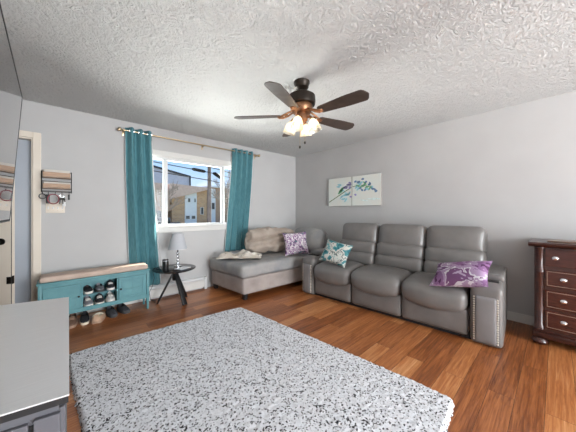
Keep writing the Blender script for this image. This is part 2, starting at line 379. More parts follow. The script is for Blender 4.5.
for a, b2 in ((.835, 1.107), (1.143, 2.037), (2.073, 2.335)):
    bm = bm_new(); fr(bm, a, b2, z0+.035, z1-.035, .012, WY+.045, WY+.09); wpart('sash', bm, 'white')
    bm = bm_new(); box(bm, a+.012, b2-.012, WY+.065, WY+.069, z0+.047, z1-.047); wpart('pane', bm, 'glass')
# added windows behind the camera and at the side, unseen, for fill light
for nm, ax in (('fill_window_2', 0), ('fill_window_3', 1)):
    bm = bm_new(); gb = bm_new()
    if ax == 0:
        for x0_, x1_ in ((.3, 1.8), (1.8, 3.3)): fr(bm, x0_, x1_, .25, 2.25, .06, BY-.1, BY-.03)
        box(gb, .36, 1.74, BY-.07, BY-.065, .31, 2.19); box(gb, 1.86, 3.24, BY-.07, BY-.065, .31, 2.19)
    else:
        t = bm_new(); fr(t, -2.75, -1.25, .9, 2.0, .05, -.03, .03); join(bm, t, Matrix.Translation((LX-.06, 0, 0)) @ Matrix.Rotation(PI/2, 4, 'Z'))
        box(gb, LX-.062, LX-.058, -2.7, -1.3, .95, 1.95)
    fo = struct(nm, bm, 'white'); po = obj('pane', gb, 'glass', None, False); po.parent = fo; po.matrix_parent_inverse = Matrix.Translation(-fo.location)
# entry casing, storm door, open inner door
bm = bm_new()
box(bm, d1, d1+.065, WY-.02, WY, 0, dz+.065, .004); box(bm, d0-.065, d0, WY-.02, WY, 0, dz+.065, .004); box(bm, d0, d1, WY-.02, WY, dz, dz+.065, .004)
box(bm, d1-.012, d1, WY, WY+.15, 0, dz); box(bm, d0, d0+.012, WY, WY+.15, 0, dz); box(bm, d0+.012, d1-.012, WY, WY+.15, dz-.012, dz)
struct('trim_1', bm, 'cream')
bm = bm_new(); box(bm, d0+.014, d1-.014, WY+.09, WY+.125, .002, dz-.013, .003); st = struct('door_2', bm, 'storm')
# inner door leaf ajar: hinge at the left jamb, free edge towards the room
hinge = Vector((d0+.02, WY-.03, 0)); free = Vector((-.352, 3.395, 0)); dv = (free-hinge); ln = dv.length; ang = math.atan2(dv.y, dv.x)
MD = Matrix.Translation(hinge) @ Matrix.Rotation(ang, 4, 'Z')
def dpart(name, bm, mat, par=None, smooth=False):
    bmesh.ops.transform(bm, matrix=MD, verts=bm.verts)
    o = obj(name, bm, mat, None, smooth)
    if par is None: o['kind'] = 'structure'
    else: o.parent = par; o.matrix_parent_inverse = Matrix.Translation(-par.location)
    return o
bm = bm_new(); box(bm, 0, ln, 0, .045, .015, 2.02, .002)
for za, zb in ((.2, .85), (1.05, 1.85)):
    for xa, xb in ((.12, .42), (.50, .80)): box(bm, xa, xb, -.006, 0, za, zb, .004)
dl = dpart('door_1', bm, 'cream')
bm = bm_new(); lathe(bm, [(.001, 0), (.03, 0), (.03, .01), (.012, .015), (.012, .04), (.028, .05), (.03, .065), (.02, .075), (.001, .076)], (ln-.07, 0, .96), 16, Matrix.Rotation(PI/2, 4, 'X')); dpart('door_knob', bm, 'black_metal', dl, True)
bm = bm_new(); box(bm, ln-.0005, ln+.003, .012, .036, .565, .64, .001); box(bm, ln-.03, ln+.002, -.004, .012, .57, .635, .001); dpart('latch_plate', bm, 'black_metal', dl)
bm = bm_new(); box(bm, ln, ln+.003, .002, .008, .02, 2.0, .0005); dpart('weatherstrip', bm, 'black', dl)

# ------------------------------------------------------------------ outside
bm = bm_new(); box(bm, -60, 120, 4.5, 140, -.75, -.55); g_ = struct('ground', bm, 'grass')
bm = bm_new(); box(bm, -40, 100, 12, 20, -.55, -.53); struct('street', bm, 'asphalt')
bm = bm_new(); box(bm, -1.6, 5, 4.6, 9, -.55, -.5); struct('bounce_driveway', bm, 'asphalt')  # unseen pale slab, laid to bounce sun up through the window
bm = bm_new(); box(bm, -1.5, 5.2, WY+.15, WY+.545, 2.5, 2.58, .005); struct('sun_trim_eave', bm, 'white')  # unseen overhang, depth set so only a thin band of sun enters
t = thing('brick_house', (15.5, 42, -.55), 'tan brick house with a pink shingle roof and pale siding bay, across the street', 'building')
bm = bm_new(); prism(bm, [(12.42, -.55), (18.0, -.55), (18.0, 5.2), (12.42, 3.4)], 40, 47); obj('wall', bm, 'brick', t, False)
bm = bm_new(); prism(bm, [(11.9, 3.2), (18.3, 5.15), (18.3, 5.35), (12.1, 5.65), (11.9, 5.5)], 39.4, 47.4); obj('roof', bm, 'shingle', t, False)
bm = bm_new(); prism(bm, [(14.35, -.55), (16.2, -.55), (16.2, 4.55), (14.35, 3.95)], 39.8, 40); obj('siding_bay', bm, 'siding', t, False)
for x, z, wd, ht in ((14.95, 3.2, .45, .7), (15.9, 3.2, .3, .7), (14.75, .45, .7, .6), (15.65, .45, .7, .6), (17.1, 1.5, .5, 1.2)):
    bm = bm_new(); fr(bm, x-wd/2, x+wd/2, z-ht/2, z+ht/2, .06, 39.74, 39.8 if x < 16.3 else 40); f_ = obj('window', bm, 'white', t, False)
    bm = bm_new(); box(bm, x-wd/2+.05, x+wd/2-.05, 39.76, 39.79, z-ht/2+.05, z+ht/2-.05); obj('pane', bm, 'dark_pane', f_, False)
t = thing('brick_townhouse', (21, 42, -.55), 'brown brick townhouse with pale siding strips behind the utility pole', 'building')
bm = bm_new(); box(bm, 18.6, 22.2, 40.6, 47, -.55, 5.6); obj('wall', bm, 'brick_dark', t, False)
bm = bm_new(); box(bm, 18.9, 19.8, 40.45, 40.6, -.55, 5.4); obj('siding_strip', bm, 'siding', t, False)
bm = bm_new(); box(bm, 18.3, 22.5, 40.3, 47.3, 5.6, 5.85); obj('roof', bm, 'siding', t, False)
bm = bm_new(); box(bm, 19.1, 19.6, 40.38, 40.45, 1.8, 2.9); obj('window', bm, 'dark_pane', t, False)
bm = bm_new(); box(bm, 20.8, 21.4, 40.52, 40.6, .4, 2.0); obj('window', bm, 'dark_pane', t, False)
t = thing('grey_house', (26, 42, -.55), 'grey green sided house at the right end of the window view', 'building')
bm = bm_new(); box(bm, 22.6, 29, 40.2, 47, -.55, 4.1); obj('wall', bm, noisy('sage_siding', (.42, .44, .40), (.5, .5, .46), 1, .8), t, False)
bm = bm_new(); prism(bm, [(22.3, 4.1), (29.3, 4.1), (27, 5.2), (24, 5.2)], 39.9, 47.3); obj('roof', bm, 'pole', t, False)
bm = bm_new(); box(bm, 23.3, 24.2, 40.12, 40.2, 1.4, 2.7); obj('window', bm, 'dark_pane', t, False)
t = thing('flat_roof_block', (17, 58, -.55), 'blue grey block with a dark flat roof edge, tallest behind the brick house', 'building')
bm = bm_new(); prism(bm, [(8, -.55), (20.7, -.55), (20.7, 9.0), (8, 11.4)], 55, 63); obj('wall', bm, 'bluegrey', t, False)
bm = bm_new(); prism(bm, [(7.9, 11.4), (20.95, 9.0), (20.95, 9.35), (7.9, 11.8)], 54.7, 63.2); box(bm, 20.7, 20.95, 54.7, 55, -.5, 9.0); obj('roof_edge', bm, 'dark_pane', t, False)
t = thing('garden_house', (9.6, 42, -.55), 'brown brick house at the left end of the window view behind bare twigs', 'building')
bm = bm_new(); box(bm, 7.5, 11.6, 40, 46, -.55, 4.6); obj('wall', bm, 'brick_dark', t, False)
bm = bm_new(); prism(bm, [(7.2, 4.6), (11.9, 4.6), (11.3, 5.6), (8, 5.6)], 39.7, 46.3); obj('roof', bm, 'shingle', t, False)
bm = bm_new(); box(bm, 10.1, 10.9, 39.9, 40, .3, 1.5); obj('window', bm, 'dark_pane', t, False)
t = thing('parked_car', (6.2, 24, -.55), 'dark car parked across the street at the left of the window view', 'car')
bm = bm_new(); softbox(bm, (6.2, 24, .0), (3.8, 1.6, .7), .2, n=8); obj('body', bm, 'black_gloss', t)
bm = bm_new(); softbox(bm, (6.1, 24, .5), (2.2, 1.4, .6), .25, n=8); obj('cabin', bm, 'dark_pane', t)
for dx in (-1.2, 1.2):
    for dy in (-.7, .7):
        bm = bm_new(); lathe(bm, [(.31, -.1), (.31, .1)], (6.2+dx, 24+dy, -.22), 16, Matrix.Rotation(PI/2, 4, 'X')); obj('wheel', bm, 'black', t)
t = thing('utility_pole', (6.92, 15, -.55), 'weathered wooden utility pole with wires and transformers outside the window', 'pole')
bm = bm_new(); tube(bm, [(6.92, 15, -.55), (6.92, 15, 7)], [.13, .10], 12); obj('shaft', bm, 'pole', t)
for (xa, za, xb, zb, rr) in ((5.75, 3.86, 6.6, 3.78, .10), (7.1, 3.74, 7.75, 3.5, .12)):
    bm = bm_new(); tube(bm, [(xa, 14.85, za), (xa+.12, 14.85, za-.01), (xb-.12, 14.85, zb+.01), (xb, 14.85, zb)], [rr*.5, rr, rr, rr*.5], 10); obj('splice_box', bm, 'black_metal', t)
bm = bm_new()
for dz_, sag in ((0, 0), (.35, .1), (-.5, 0)):
    tube(bm, [(-6, 14.85, 4.35+dz_), (2, 14.85, 4.12+dz_-sag), (6.9, 14.85, 3.76+dz_), (12, 14.85, 3.1+dz_-sag), (22, 14.85, 2.3+dz_)], .025, 6)
obj('wire', bm, 'black', t)
def tree(x, y, h, seed, label, spread=.5):
    rnd = random.Random(seed); t = thing('bare_tree', (x, y, -.55), label, 'tree', 'bare trees outside the window')
    tb = bm_new(); tube(tb, [(x, y, -.55), (x+.05, y, h*.35), (x, y+.05, h*.6)], [.16, .12, .07], 8); obj('trunk', tb, 'bark', t)
    bm = bm_new()
    def grow(p, d, l, r, lev):
        q = p + d*l; mid = p + d*l*.5 + Vector((rnd.uniform(-1, 1), rnd.uniform(-1, 1), rnd.uniform(-.3, .6)))*l*.08
        tube(bm, [p, mid, q], [r, r*.85, r*.65], 5, False)
        if lev == 0: return
        for k in range(3 if lev > 1 else 4):
            nd = (d + Vector((rnd.uniform(-1, 1), rnd.uniform(-1, 1), rnd.uniform(-.3, .9)))*spread*1.5).normalized()
            grow(p + d*l*rnd.uniform(.5, 1), nd, l*rnd.uniform(.55, .8), r*.6, lev-1)
    for k in range(6):
        z = h*rnd.uniform(.2, .6); grow(Vector((x, y, z)), Vector((rnd.uniform(-1, 1), rnd.uniform(-1, 1), rnd.uniform(.4, 1))).normalized(), h*.26, .05, 3)
    obj('branches', bm, 'bark', t)
tree(10.6, 20.5, 5.2, 3, 'bare tree with fine pale twigs right of the utility pole', .6)
tree(12.6, 22, 5.6, 9, 'bare tree at the right end of the window view, furthest from the pole', .6)
tree(4.6, 16.5, 3.2, 5, 'bare twiggy tree at the left end of the window view', .7)

# ------------------------------------------------------------------ curtains and rod
RY, RZ = WY-.074, 2.30
t = thing('curtain_rod', (1.65, RY, RZ), 'thin brass curtain rod across the top of the window', 'curtain rod')
bm = bm_new(); tube(bm, [(.575, RY, RZ), (2.70, RY, RZ)], .009, 10); obj('rod', bm, 'brass', t)
for x, s in ((.575, -1), (2.70, 1)):
    bm = bm_new(); lathe(bm, [(.001, -.01), (.012, -.005), (.008, .008), (.022, .022), (.026, .038), (.02, .052), (.001, .06)], (x, RY, RZ), 14, Matrix.Rotation(s*PI/2, 4, 'Y')); obj('finial', bm, 'brass', t)
for x in (.59, 1.66, 2.685):
    bm = bm_new(); tube(bm, [(x, RY, RZ-.012), (x, WY-.03, RZ-.016), (x, WY-.001, RZ-.016)], .006, 8); box(bm, x-.012, x+.012, WY-.006, WY, RZ-.06, RZ+.02, .002); obj('bracket', bm, 'brass', t)
def curtain(name, label, xt0, xt1, xb0, xb1, zb, pleats, ph):
    cx = (xt0+xt1)/2
    t = thing(name, (cx, RY, zb), label, 'curtain', 'teal curtains at the window')
    NU, NV = pleats*14, 40; zt = 2.345
    def pt(u, v, off=0):
        e = v**1.4
        x0 = xt0+(xb0-xt0)*e; x1 = xt1+(xb1-xt1)*e
        a = 2*PI*pleats*u + ph
        amp = .042
        y = RY + amp*math.copysign(abs(math.sin(a))**.65, math.sin(a)) + .006*noise.noise(Vector((u*6, v*3, ph)))
        x = x0+(x1-x0)*u + .010*math.sin(2*a)*(.3+v) + .012*noise.noise(Vector((u*4, v*2.5, ph+9)))*v
        return Vector((x, y+off, zt+(zb-zt)*v))
    for nm, off, mt, par in (('panel', 0, 'curtain', t), ('lining', .004, 'lining', None)):
        bm = bm_new(); g = {}
        for i in range(NU+1):
            for j in range(NV+1):
                p = pt(i/NU, j/NV, off)
                if off: p.x += (.010 if i == NU else -.006 if i == 0 else 0)*(1 if j > 2 else 0)
                g[i, j] = bm.verts.new(p)
        for i in range(NU):
            for j in range(NV): bm.faces.new((g[i, j], g[i+1, j], g[i+1, j+1], g[i, j+1]))
        o = obj(nm, bm, mt, par or pan, True, 80)
        so = o.modifiers.new('thickness', 'SOLIDIFY'); so.thickness = .0025; so.offset = 1
        if nm == 'panel': pan = o
    for k in range(pleats*2):
        u = (k+.5)/(pleats*2) ; u = ((k*PI - ph) / (2*PI*pleats)) % 1.0
        p = pt(u, 0); bm = bm_new()
        lathe(bm, [(.017, -.004), (.026, -.004), (.026, .004), (.017, .004), (.017, -.004)], (p.x, p.y, RZ), 16, Matrix.Rotation(PI/2, 4, 'Y'), cap=False); obj('grommet', bm, 'chrome', t)
curtain('curtain', 'teal grommet curtain hanging left of the window behind the side table', .605, .915, .655, 1.025, .215, 3, .6)
curtain('curtain', 'teal grommet curtain hanging right of the window behind the grey chaise', 2.19, 2.63, 2.05, 2.48, .56, 4, 2.1)

# ------------------------------------------------------------------ baseboard heater
t = thing('baseboard_heater', (1.6, WY-.035, 0), 'low white baseboard heater along the wall under the window', 'heater')
bm = bm_new()
prism(bm, [(WY-.001, .02), (WY-.001, .19), (WY-.045, .19), (WY-.06, .17), (WY-.06, .155), (WY-.012, .175), (WY-.012, .02)], .86, 1.72, 'x'); obj('cover', bm, 'white', t, False)
bm = bm_new(); box(bm, .862, 1.718, WY-.066, WY-.06, .035, .15, .002); obj('front_panel', bm, 'trim', t, False)
for x in (.86, 1.28, 1.675):
    bm = bm_new(); box(bm, x, x+.045, WY-.07, WY-.001, .0, .192, .004); obj('joint_cap', bm, 'white', t, False)

# ------------------------------------------------------------------ storage bench
t = thing('storage_bench', (.31, 3.68, 0), 'teal wooden storage bench with tan cushion and open shoe cubby', 'bench')
X0, X1, Y0, Y1 = -.185, .815, 3.515, 3.748; ZB, ZT = .15, .485
bm = bm_new()
box(bm, X0+.02, X1-.02, Y0+.012, Y1, ZB, ZB+.02); box(bm, X0+.02, X1-.02, Y1-.012, Y1, ZB, ZT)
for x in (X0+.02, .150, .478, X1-.036): box(bm, x, x+.016, Y0+.012, Y1, ZB, ZT)
box(bm, X0+.02, X1-.02, Y0, Y0+.015, ZB-.01, ZB+.035, .002); box(bm, X0+.02, X1-.02, Y0, Y0+.015, ZT-.035, ZT, .002)
obj('body', bm, 'teal_paint', t, False)
bm = bm_new(); box(bm, .166, .478, Y0+.03, Y1-.012, .305, .315); obj('shelf', bm, 'shaded_teal', t, False)
bm = bm_new(); box(bm, X0-.012, X1+.012, Y0-.015, Y1, ZT, ZT+.022, .006); obj('top', bm, 'teal_paint', t)
for x in (X0, X1-.03):
    for y in (Y0-.004, Y1-.035):
        bm = bm_new(); box(bm, x, x+.032, y, y+.032, .1, ZT, .003); lathe(bm, [(.011, 0), (.014, .02), (.011, .05), (.016, .09), (.0155, .105)], (x+.016, y+.016, 0), 12); obj('leg', bm, 'teal_paint', t)
for xa, xb, kx in ((X0+.036, .147, .130), (.494, X1-.036, .512)):
    bm = bm_new(); box(bm, xa, xb, Y0-.004, Y0+.012, ZB+.037, ZT-.037, .002)
    fr(bm, xa+.03, xb-.03, ZB+.062, ZT-.062, .012, Y0-.010, Y0-.003)
    xc = (xa+xb)/2; box(bm, xc-.004, xc+.004, Y0-.008, Y0-.003, ZB+.07, ZT-.07); box(bm, xa+.04, xb-.04, Y0-.008, Y0-.003, .30, .308)
    d = obj('door', bm, 'teal_paint', t, False)
    bm = bm_new(); lathe(bm, [(.001, 0), (.006, 0), (.005, .01), (.010, .016), (.008, .022), (.001, .023)], (kx, Y0-.004, .315), 12, Matrix.Rotation(PI/2, 4, 'X')); obj('knob', bm, 'black_metal', d)
bm = bm_new(); softbox(bm, ((X0+X1)/2, (Y0+Y1)/2-.004, ZT+.051), (X1-X0-.02, Y1-Y0-.012, .058), .018, (0, 0, .008), 14); sc_ = obj('seat_cushion', bm, 'tan_uph', t)

# ------------------------------------------------------------------ shoes
def shoe(name, label, cat, group, loc, rz, L_=.25, W_=.085, H_=.085, up='shoe_black', lin='shoe_lining', sole='shoe_sole', laces=False, open_=.42, rx=0, rim=.72):
    t = thing(name, (0, 0, 0), label, cat, group)
    ns, na = 18, 14
    def half(s): return W_/2*(.72+.28*math.sin(PI*min(1, s*1.05)**1.2))*min(1, (1-s)/.12+.25)**.5*min(1, s/.06+.55)**.5 if s < 1 else W_*.15
    def hh(s): return H_*(1.0 if s < .25 else 1-.30*min(1, (s-.25)/.3) if s < .55 else .70-.28*((s-.55)/.45)) 
    bm = bm_new(); rings = []
    for i in range(ns+1):
        s = i/ns; ring = []; x = (s-.5)*L_
        for k in range(na+1):
            a = PI*k/na; c = math.cos(a); z = .02+(hh(s)-.02)*math.sin(a)**.55
            yy = half(s)*c*(.82+.18*(1-math.sin(a)))
            if .05 < s < open_+.05 and math.sin(a) > rim: z = .032
            ring.append(bm.verts.new((x, yy, z)))
        rings.append(ring)
    for i in range(ns):
        for k in range(na):
            f = bm.faces.new((rings[i][k], rings[i+1][k], rings[i+1][k+1], rings[i][k+1]))
            zs = [v.co.z for v in f.verts]; sm = (i+.5)/ns
            if sm < open_+.06 and sm > .05 and min(zs) < .04 and math.sin(PI*(k+.5)/na) > rim-.15: f.material_index = 1
    bm.faces.new(rings[0]); bm.faces.new(rings[-1][::-1])
    obj('upper', bm, [up, lin], t, True, 60)
    bm = bm_new(); pts = [((i/ns-.5)*L_*1.02, half(i/ns)*1.06) for i in range(ns+1)]; pts += [(x, -y) for x, y in pts[::-1]]
    prism(bm, pts, 0, .024, 'z'); obj('sole', bm, sole, t, True, 50)
    if laces:
        bm = bm_new()
        for q in (.46, .54, .62):
            x = (q-.5)*L_; tube(bm, [(x, -half(q)*.5, hh(q)*.93), (x+.004, 0, hh(q)+.004), (x, half(q)*.5, hh(q)*.93)], .004, 6)
        obj('laces', bm, sole, t)
    t.location = loc; t.rotation_euler = (rx, 0, rz)
    return t
def sm(n, c, r=.8): MT[n] = noisy(n, c, tuple(q*1.3 for q in c), 40, r)
sm('shoe_black', (.03, .03, .035)); sm('shoe_lining', (.012, .011, .011)); sm('shoe_sole', (.70, .66, .60)); sm('shoe_grey', (.20, .20, .22)); sm('shoe_tan', (.42, .28, .19)); sm('fleece', (.74, .66, .52)); sm('shoe_brown', (.16, .09, .06)); sm('shoe_darkgrey', (.05, .052, .06)); sm('shoe_white', (.66, .64, .62)); sm('sole_dark', (.05, .05, .05)); sm('sole_tan', (.34, .22, .15))
G1, G2 = 'shoes in the bench cubby', 'shoes on the floor under the bench'
o90 = -PI/2
for nm, lb, x, z, rz, W_, H_, up, so, la in (
    ('sneaker', 'dark grey sneaker with white sole, lower left in the bench cubby', .215, .1705, .06, .088, .085, 'shoe_grey', 'shoe_sole', True),
    ('sneaker', 'black sneaker with white sole between two pale ones, lower middle in the bench cubby', .32, .1705, -.04, .088, .09, 'shoe_black', 'shoe_sole', True),
    ('sneaker', 'pale grey sneaker with white laces, lower right in the bench cubby', .425, .1705, -.03, .088, .085, 'shoe_white', 'shoe_sole', True),
    ('flat_shoe', 'black flat shoe with cream sole, upper left on the cubby shelf', .215, .3155, .05, .085, .06, 'shoe_black', 'shoe_sole', False),
    ('flat_shoe', 'dark blue grey flat shoe, upper middle on the cubby shelf', .32, .3155, .03, .085, .065, 'shoe_grey', 'sole_dark', False),
    ('sneaker', 'black and white sneaker, upper right on the cubby shelf', .425, .3155, -.05, .085, .085, 'shoe_black', 'shoe_white', True)):
    shoe(nm, lb, 'shoe', G1, (x, 3.632, z+.001), o90+rz, .196, W_, H_, up, 'shoe_lining', so, la)
shoe('walking_shoe', 'brown walking shoe under the bench, leftmost beside the console', 'shoe', G2, (.075, 3.60, .0), o90-.1, .26, .09, .095, 'shoe_brown', 'shoe_lining', 'sole_tan', True)
shoe('sandal', 'black shoe with cream edging under the bench, left of the fleece slipper', 'shoe', G2, (.185, 3.61, .0), o90-.05, .26, .085, .08, 'shoe_black', 'shoe_lining', 'fleece')
shoe('slipper', 'tan slipper with cream fleece lining under the bench', 'slipper', G2, (.307, 3.565, .0), PI/2-.25, .27, .115, .10, 'shoe_tan', 'fleece', 'sole_tan', False, .5, 0, .6)
shoe('clog', 'dark grey clog under the bench, right of the tan slipper', 'shoe', G2, (.435, 3.615, .0), o90+.1, .25, .095, .085, 'shoe_darkgrey', 'shoe_lining', 'sole_dark')
shoe('clog', 'dark grey clog under the bench, rightmost of the shoes', 'shoe', G2, (.56, 3.645, .0), o90+.2, .25, .095, .085, 'shoe_darkgrey', 'shoe_lining', 'sole_dark')

# ------------------------------------------------------------------ side table, lamp, speaker
TC = Vector((1.135, 3.535, 0)); TZ = .47
t = thing('side_table', TC, 'round black tripod side table beside the teal bench', 'side table')
bm = bm_new(); lathe(bm, [(.001, TZ-.025), (.25, TZ-.025), (.268, TZ-.012), (.27, TZ-.004), (.265, TZ), (.001, TZ)], (TC.x, TC.y, 0), 48, cap=False); obj('tabletop', bm, 'black_gloss', t)
bm = bm_new(); lathe(bm, [(.03, .30), (.035, .33), (.032, .40), (.05, TZ-.025)], (TC.x, TC.y, 0), 16); obj('hub', bm, 'black', t)
for ex, ey, wd in ((.935, 3.62, .016), (1.20, 3.335, .03), (1.325, 3.64, .022)):
    bm = bm_new(); d = Vector((ex-TC.x, ey-TC.y, 0)); a = math.atan2(d.y, d.x); ll = math.hypot(d.length-.02, .40)
    tb = bm_new(); box(tb, -.014, .014, -wd, wd, 0, ll, .004); 
    tilt = math.atan2(d.length-.02, .40)
    join(bm, tb, Matrix.Translation((ex, ey, 0)) @ Matrix.Rotation(a, 4, 'Z') @ Matrix.Rotation(-tilt, 4, 'Y'))
    for v in bm.verts: v.co.z = max(v.co.z, 0)
    obj('leg', bm, 'black', t)
LC = (1.195, 3.60)
t = thing('table_lamp', (LC[0], LC[1], TZ), 'small table lamp with white tapered shade on the side table', 'lamp')
bm = bm_new(); lathe(bm, [(.001, TZ), (.05, TZ), (.05, TZ+.012), (.02, TZ+.02), (.012, TZ+.03), (.001, TZ+.03)], (*LC, 0), 24, cap=False); obj('base', bm, 'chrome', t)
for k in range(4):
    bm = bm_new(); lathe(bm, [(.009, -.020), (.017, -.012), (.02, 0), (.017, .012), (.009, .020)], (*LC, TZ+.05+k*.045), 16); obj('crystal_ball', bm, 'chrome', t)
bm = bm_new(); tube(bm, [(*LC, TZ+.03), (*LC, TZ+.30)], .0095, 10); obj('stem', bm, 'black', t)
m = new_mat('shade_fabric', (.50, .51, .54), .8); MT['shade'] = m
bm = bm_new(); lathe(bm, [(.124, .715), (.070, .935), (.066, .935), (.120, .717), (.124, .715)], (*LC, 0), 40, cap=False)
for a in range(3): tube(bm, [(LC[0], LC[1], .77), (LC[0]+.105*math.cos(a*2.1), LC[1]+.105*math.sin(a*2.1), .76)], .002, 5)
sh_ = obj('lamp_shade', bm, 'shade', t)
for r_, z_ in ((.1245, .717), (.0705, .934)):
    bm = bm_new(); tube(bm, [(LC[0]+r_*math.cos(q*PI/20), LC[1]+r_*math.sin(q*PI/20), z_) for q in range(41)], .0022, 6); obj('shade_trim', bm, 'white', sh_)
t = thing('smart_speaker', (.985, 3.43, TZ), 'black cylindrical speaker standing on the left of the side table', 'speaker')
bm = bm_new(); lathe(bm, [(.001, 0), (.035, 0), (.037, .004), (.037, .14), (.034, .148), (.001, .148)], (.985, 3.43, TZ), 28, cap=False); obj('body', bm, 'black', t)
bm = bm_new(); lathe(bm, [(.0374, .128), (.0378, .13), (.0378, .134), (.0374, .136)], (.985, 3.43, TZ), 28, cap=False); obj('light_ring', bm, new_mat('ring_grey', (.45, .47, .5), .4), t)
t = thing('magazine', (1.19, 3.43, TZ), 'white folded magazine lying on the side table in front of the lamp', 'magazine')
MGM = Matrix.Translation((1.20, 3.42, TZ)) @ Matrix.Rotation(.5, 4, 'Z')
tb = bm_new(); box(tb, -.09, .09, -.06, .06, .0005, .006, .001); bm = bm_new(); join(bm, tb, MGM); obj('pages', bm, 'white', t, False)
tb = bm_new(); box(tb, -.091, .091, -.061, .061, .006, .0072); bm = bm_new(); join(bm, tb, MGM); obj('cover', bm, noisy('magazine_cover', (.62, .66, .72), (.86, .86, .86), 12, .25), t, False)
bm = bm_new(); tube(bm, [(.985, 3.48, TZ+.01), (.955, 3.55, TZ+.008), (.92, 3.70, TZ+.004), (.905, 3.735, TZ-.03), (.93, 3.74, .33), (.90, 3.72, .22), (.86, 3.70, .15), (.88, 3.72, .04), (.95, 3.74, .006)], .0035, 6)
tag(obj('power_cord', bm, 'black', None), 'thin black power cord hanging from the side table by the curtain', 'cord')

# ------------------------------------------------------------------ chaise
t = thing('chaise', (2.72, 3.36, 0), 'grey plush corner chaise against the wall right of the window', 'chaise sofa')
CL, CW = 1.80, .875
MC = Matrix.Translation((1.832, 2.912, 0))      # near corner of the foot end, long side along +X
def cpt(bm):
    for v in bm.verts:      # the foot end and the long side splay a little
        x, y = v.co.x, v.co.y
        v.co.x = x - .08*(y/CW)*(1-x/CL); v.co.y = y - .06*(x/CL)*(1-y/CW)
    bmesh.ops.transform(bm, matrix=MC, verts=bm.verts); return bm
def sag(v):
    v = v.copy(); v.z += .012*noise.noise(Vector((v.x*2.2, v.y*3, 0))); return v
bm = bm_new(); softbox(bm, (CL/2, CW/2, .193), (CL-.03, CW-.02, .235), .03, (.01, .008, 0), 14); obj('base', cpt(bm), 'plush3', t)
bm = bm_new(); softbox(bm, (CL/2-.01, CW/2, .40), (CL+.01, CW+.015, .18), .05, (.015, .0, .02), 18, sag); obj('seat_cushion', cpt(bm), 'plush', t)
bm = bm_new(); softbox(bm, (CL-.005, CW/2-.03, .52), (.15, CW-.12, .66), .06, (.01, 0, .01), 12); obj('backrest', cpt(bm), 'plush', t)
bm = bm_new(); softbox(bm, (1.28, CW-.04, .56), (.92, .08, .48), .035, (0, .005, .01), 12); obj('side_back', cpt(bm), 'plush2', t)
bm = bm_new(); softbox(bm, (0, 0, 0), (.20, .66, .44), .09, (.05, .02, .02), 14, None)
bmesh.ops.transform(bm, matrix=Matrix.Translation((3.42, 3.17, .705)) @ Matrix.Rotation(R(12), 4, 'Y') @ Matrix.Rotation(R(2), 4, 'Z'), verts=bm.verts); obj('back_cushion', bm, 'plush', t)
for x in (.07, CL-.07):
    for y in (.06, CW-.06):
        bm = bm_new(); lathe(bm, [(.032, 0), (.042, .085)], (x, y, 0), 4, Matrix.Rotation(PI/4, 4, 'Z')); obj('leg', cpt(bm), 'black', t, False)
def slouch(v):
    v = wr_(v)
    if v.y < 0:
        for z0, am, wv in ((.035, .055, .03), (-.085, .03, -.02)):
            zc = z0 + wv*math.sin(v.x*5+z0*20); v.y += am*math.exp(-((v.z-zc)/.026)**2)
    return v
def wrinkle(amp, f, ph):
    def fn(v):
        v = v.copy(); q = noise.noise(Vector((v.x*f, v.y*f, v.z*f+ph))); q2 = noise.noise(Vector((v.x*f*2.3+5, v.y*f*2.3, v.z*f*2.3+ph)))
        n_ = v.normalized(); return v + n_*(amp*q + amp*.5*q2)
    return fn
wr_ = wrinkle(.04, 6, 1)
bm = bm_new(); softbox(bm, (0, 0, 0), (.98, .24, .36), .10, (.0, .035, .03), 44, slouch)
bmesh.ops.transform(bm, matrix=Matrix.Translation((2.76, 3.585, .67)) @ Matrix.Rotation(R(-3), 4, 'Z') @ Matrix.Rotation(R(-12), 4, 'X'), verts=bm.verts)
tag(obj('cushion', bm, 'plush2', None), 'large slouched tan cushion on the chaise against the window wall', 'cushion')
# throw blanket: crumpled heap on the foot end
bm = bm_new(); g = {}; NU, NV = 60, 44
for i in range(NU+1):
    for j in range(NV+1):
        u, v = i/NU*2-1, j/NV*2-1
        rr = max(0, 1-(abs(u)**3)) * max(0, 1-(abs(v)**3))
        fold = .5+.5*math.sin(7*u+3*noise.noise(Vector((u*2, v*2, 1)))+2*v)
        z = (.02+.055*fold+.05*noise.noise(Vector((u*3, v*3, 4))))*rr**.6
        edge = .05*noise.noise(Vector((u*3, v*3, 8)))
        x = .33*u+edge*.6; y = .15*v+.04*noise.noise(Vector((u*3+4, v*2, 2)))
        g[i, j] = bm.verts.new((x, y, max(.0, z)))
for i in range(NU):
    for j in range(NV): bm.faces.new((g[i, j], g[i+1, j], g[i+1, j+1], g[i, j+1]))
bmesh.ops.transform(bm, matrix=Matrix.Translation((2.055, 3.36, .535)) @ Matrix.Rotation(R(-38), 4, 'Z'), verts=bm.verts)
o = obj('throw_blanket', bm, 'throw', None, True, 80); tag(o, 'crumpled cream and tan throw blanket on the foot of the chaise', 'blanket'); so = o.modifiers.new('thickness', 'SOLIDIFY'); so.thickness = .008; so.offset = -1
def pillow(label, mat, M, wd, ht, th, cat='pillow', name='throw_pillow', piping=None):
    bm = pillow_bm(wd, ht, th); o = obj(name, bm, mat, None, True, 80); o.location = (0, 0, 0)
    for v in o.data.vertices: pass
    o.matrix_world = M; tag(o, label, cat); return o
def world_bvh(objs):
    from mathutils.bvhtree import BVHTree
    vs_, ps_ = [], []
    bpy.context.view_layer.update()
    for o in objs:
        k = len(vs_); vs_ += [o.matrix_world @ v.co for v in o.data.vertices]; ps_ += [tuple(k+i for i in p.vertices) for p in o.data.polygons]
    return BVHTree.FromPolygons(vs_, ps_)
def meshes(o): return ([o] if o.type == 'MESH' else []) + [m_ for c in o.children for m_ in meshes(c)]
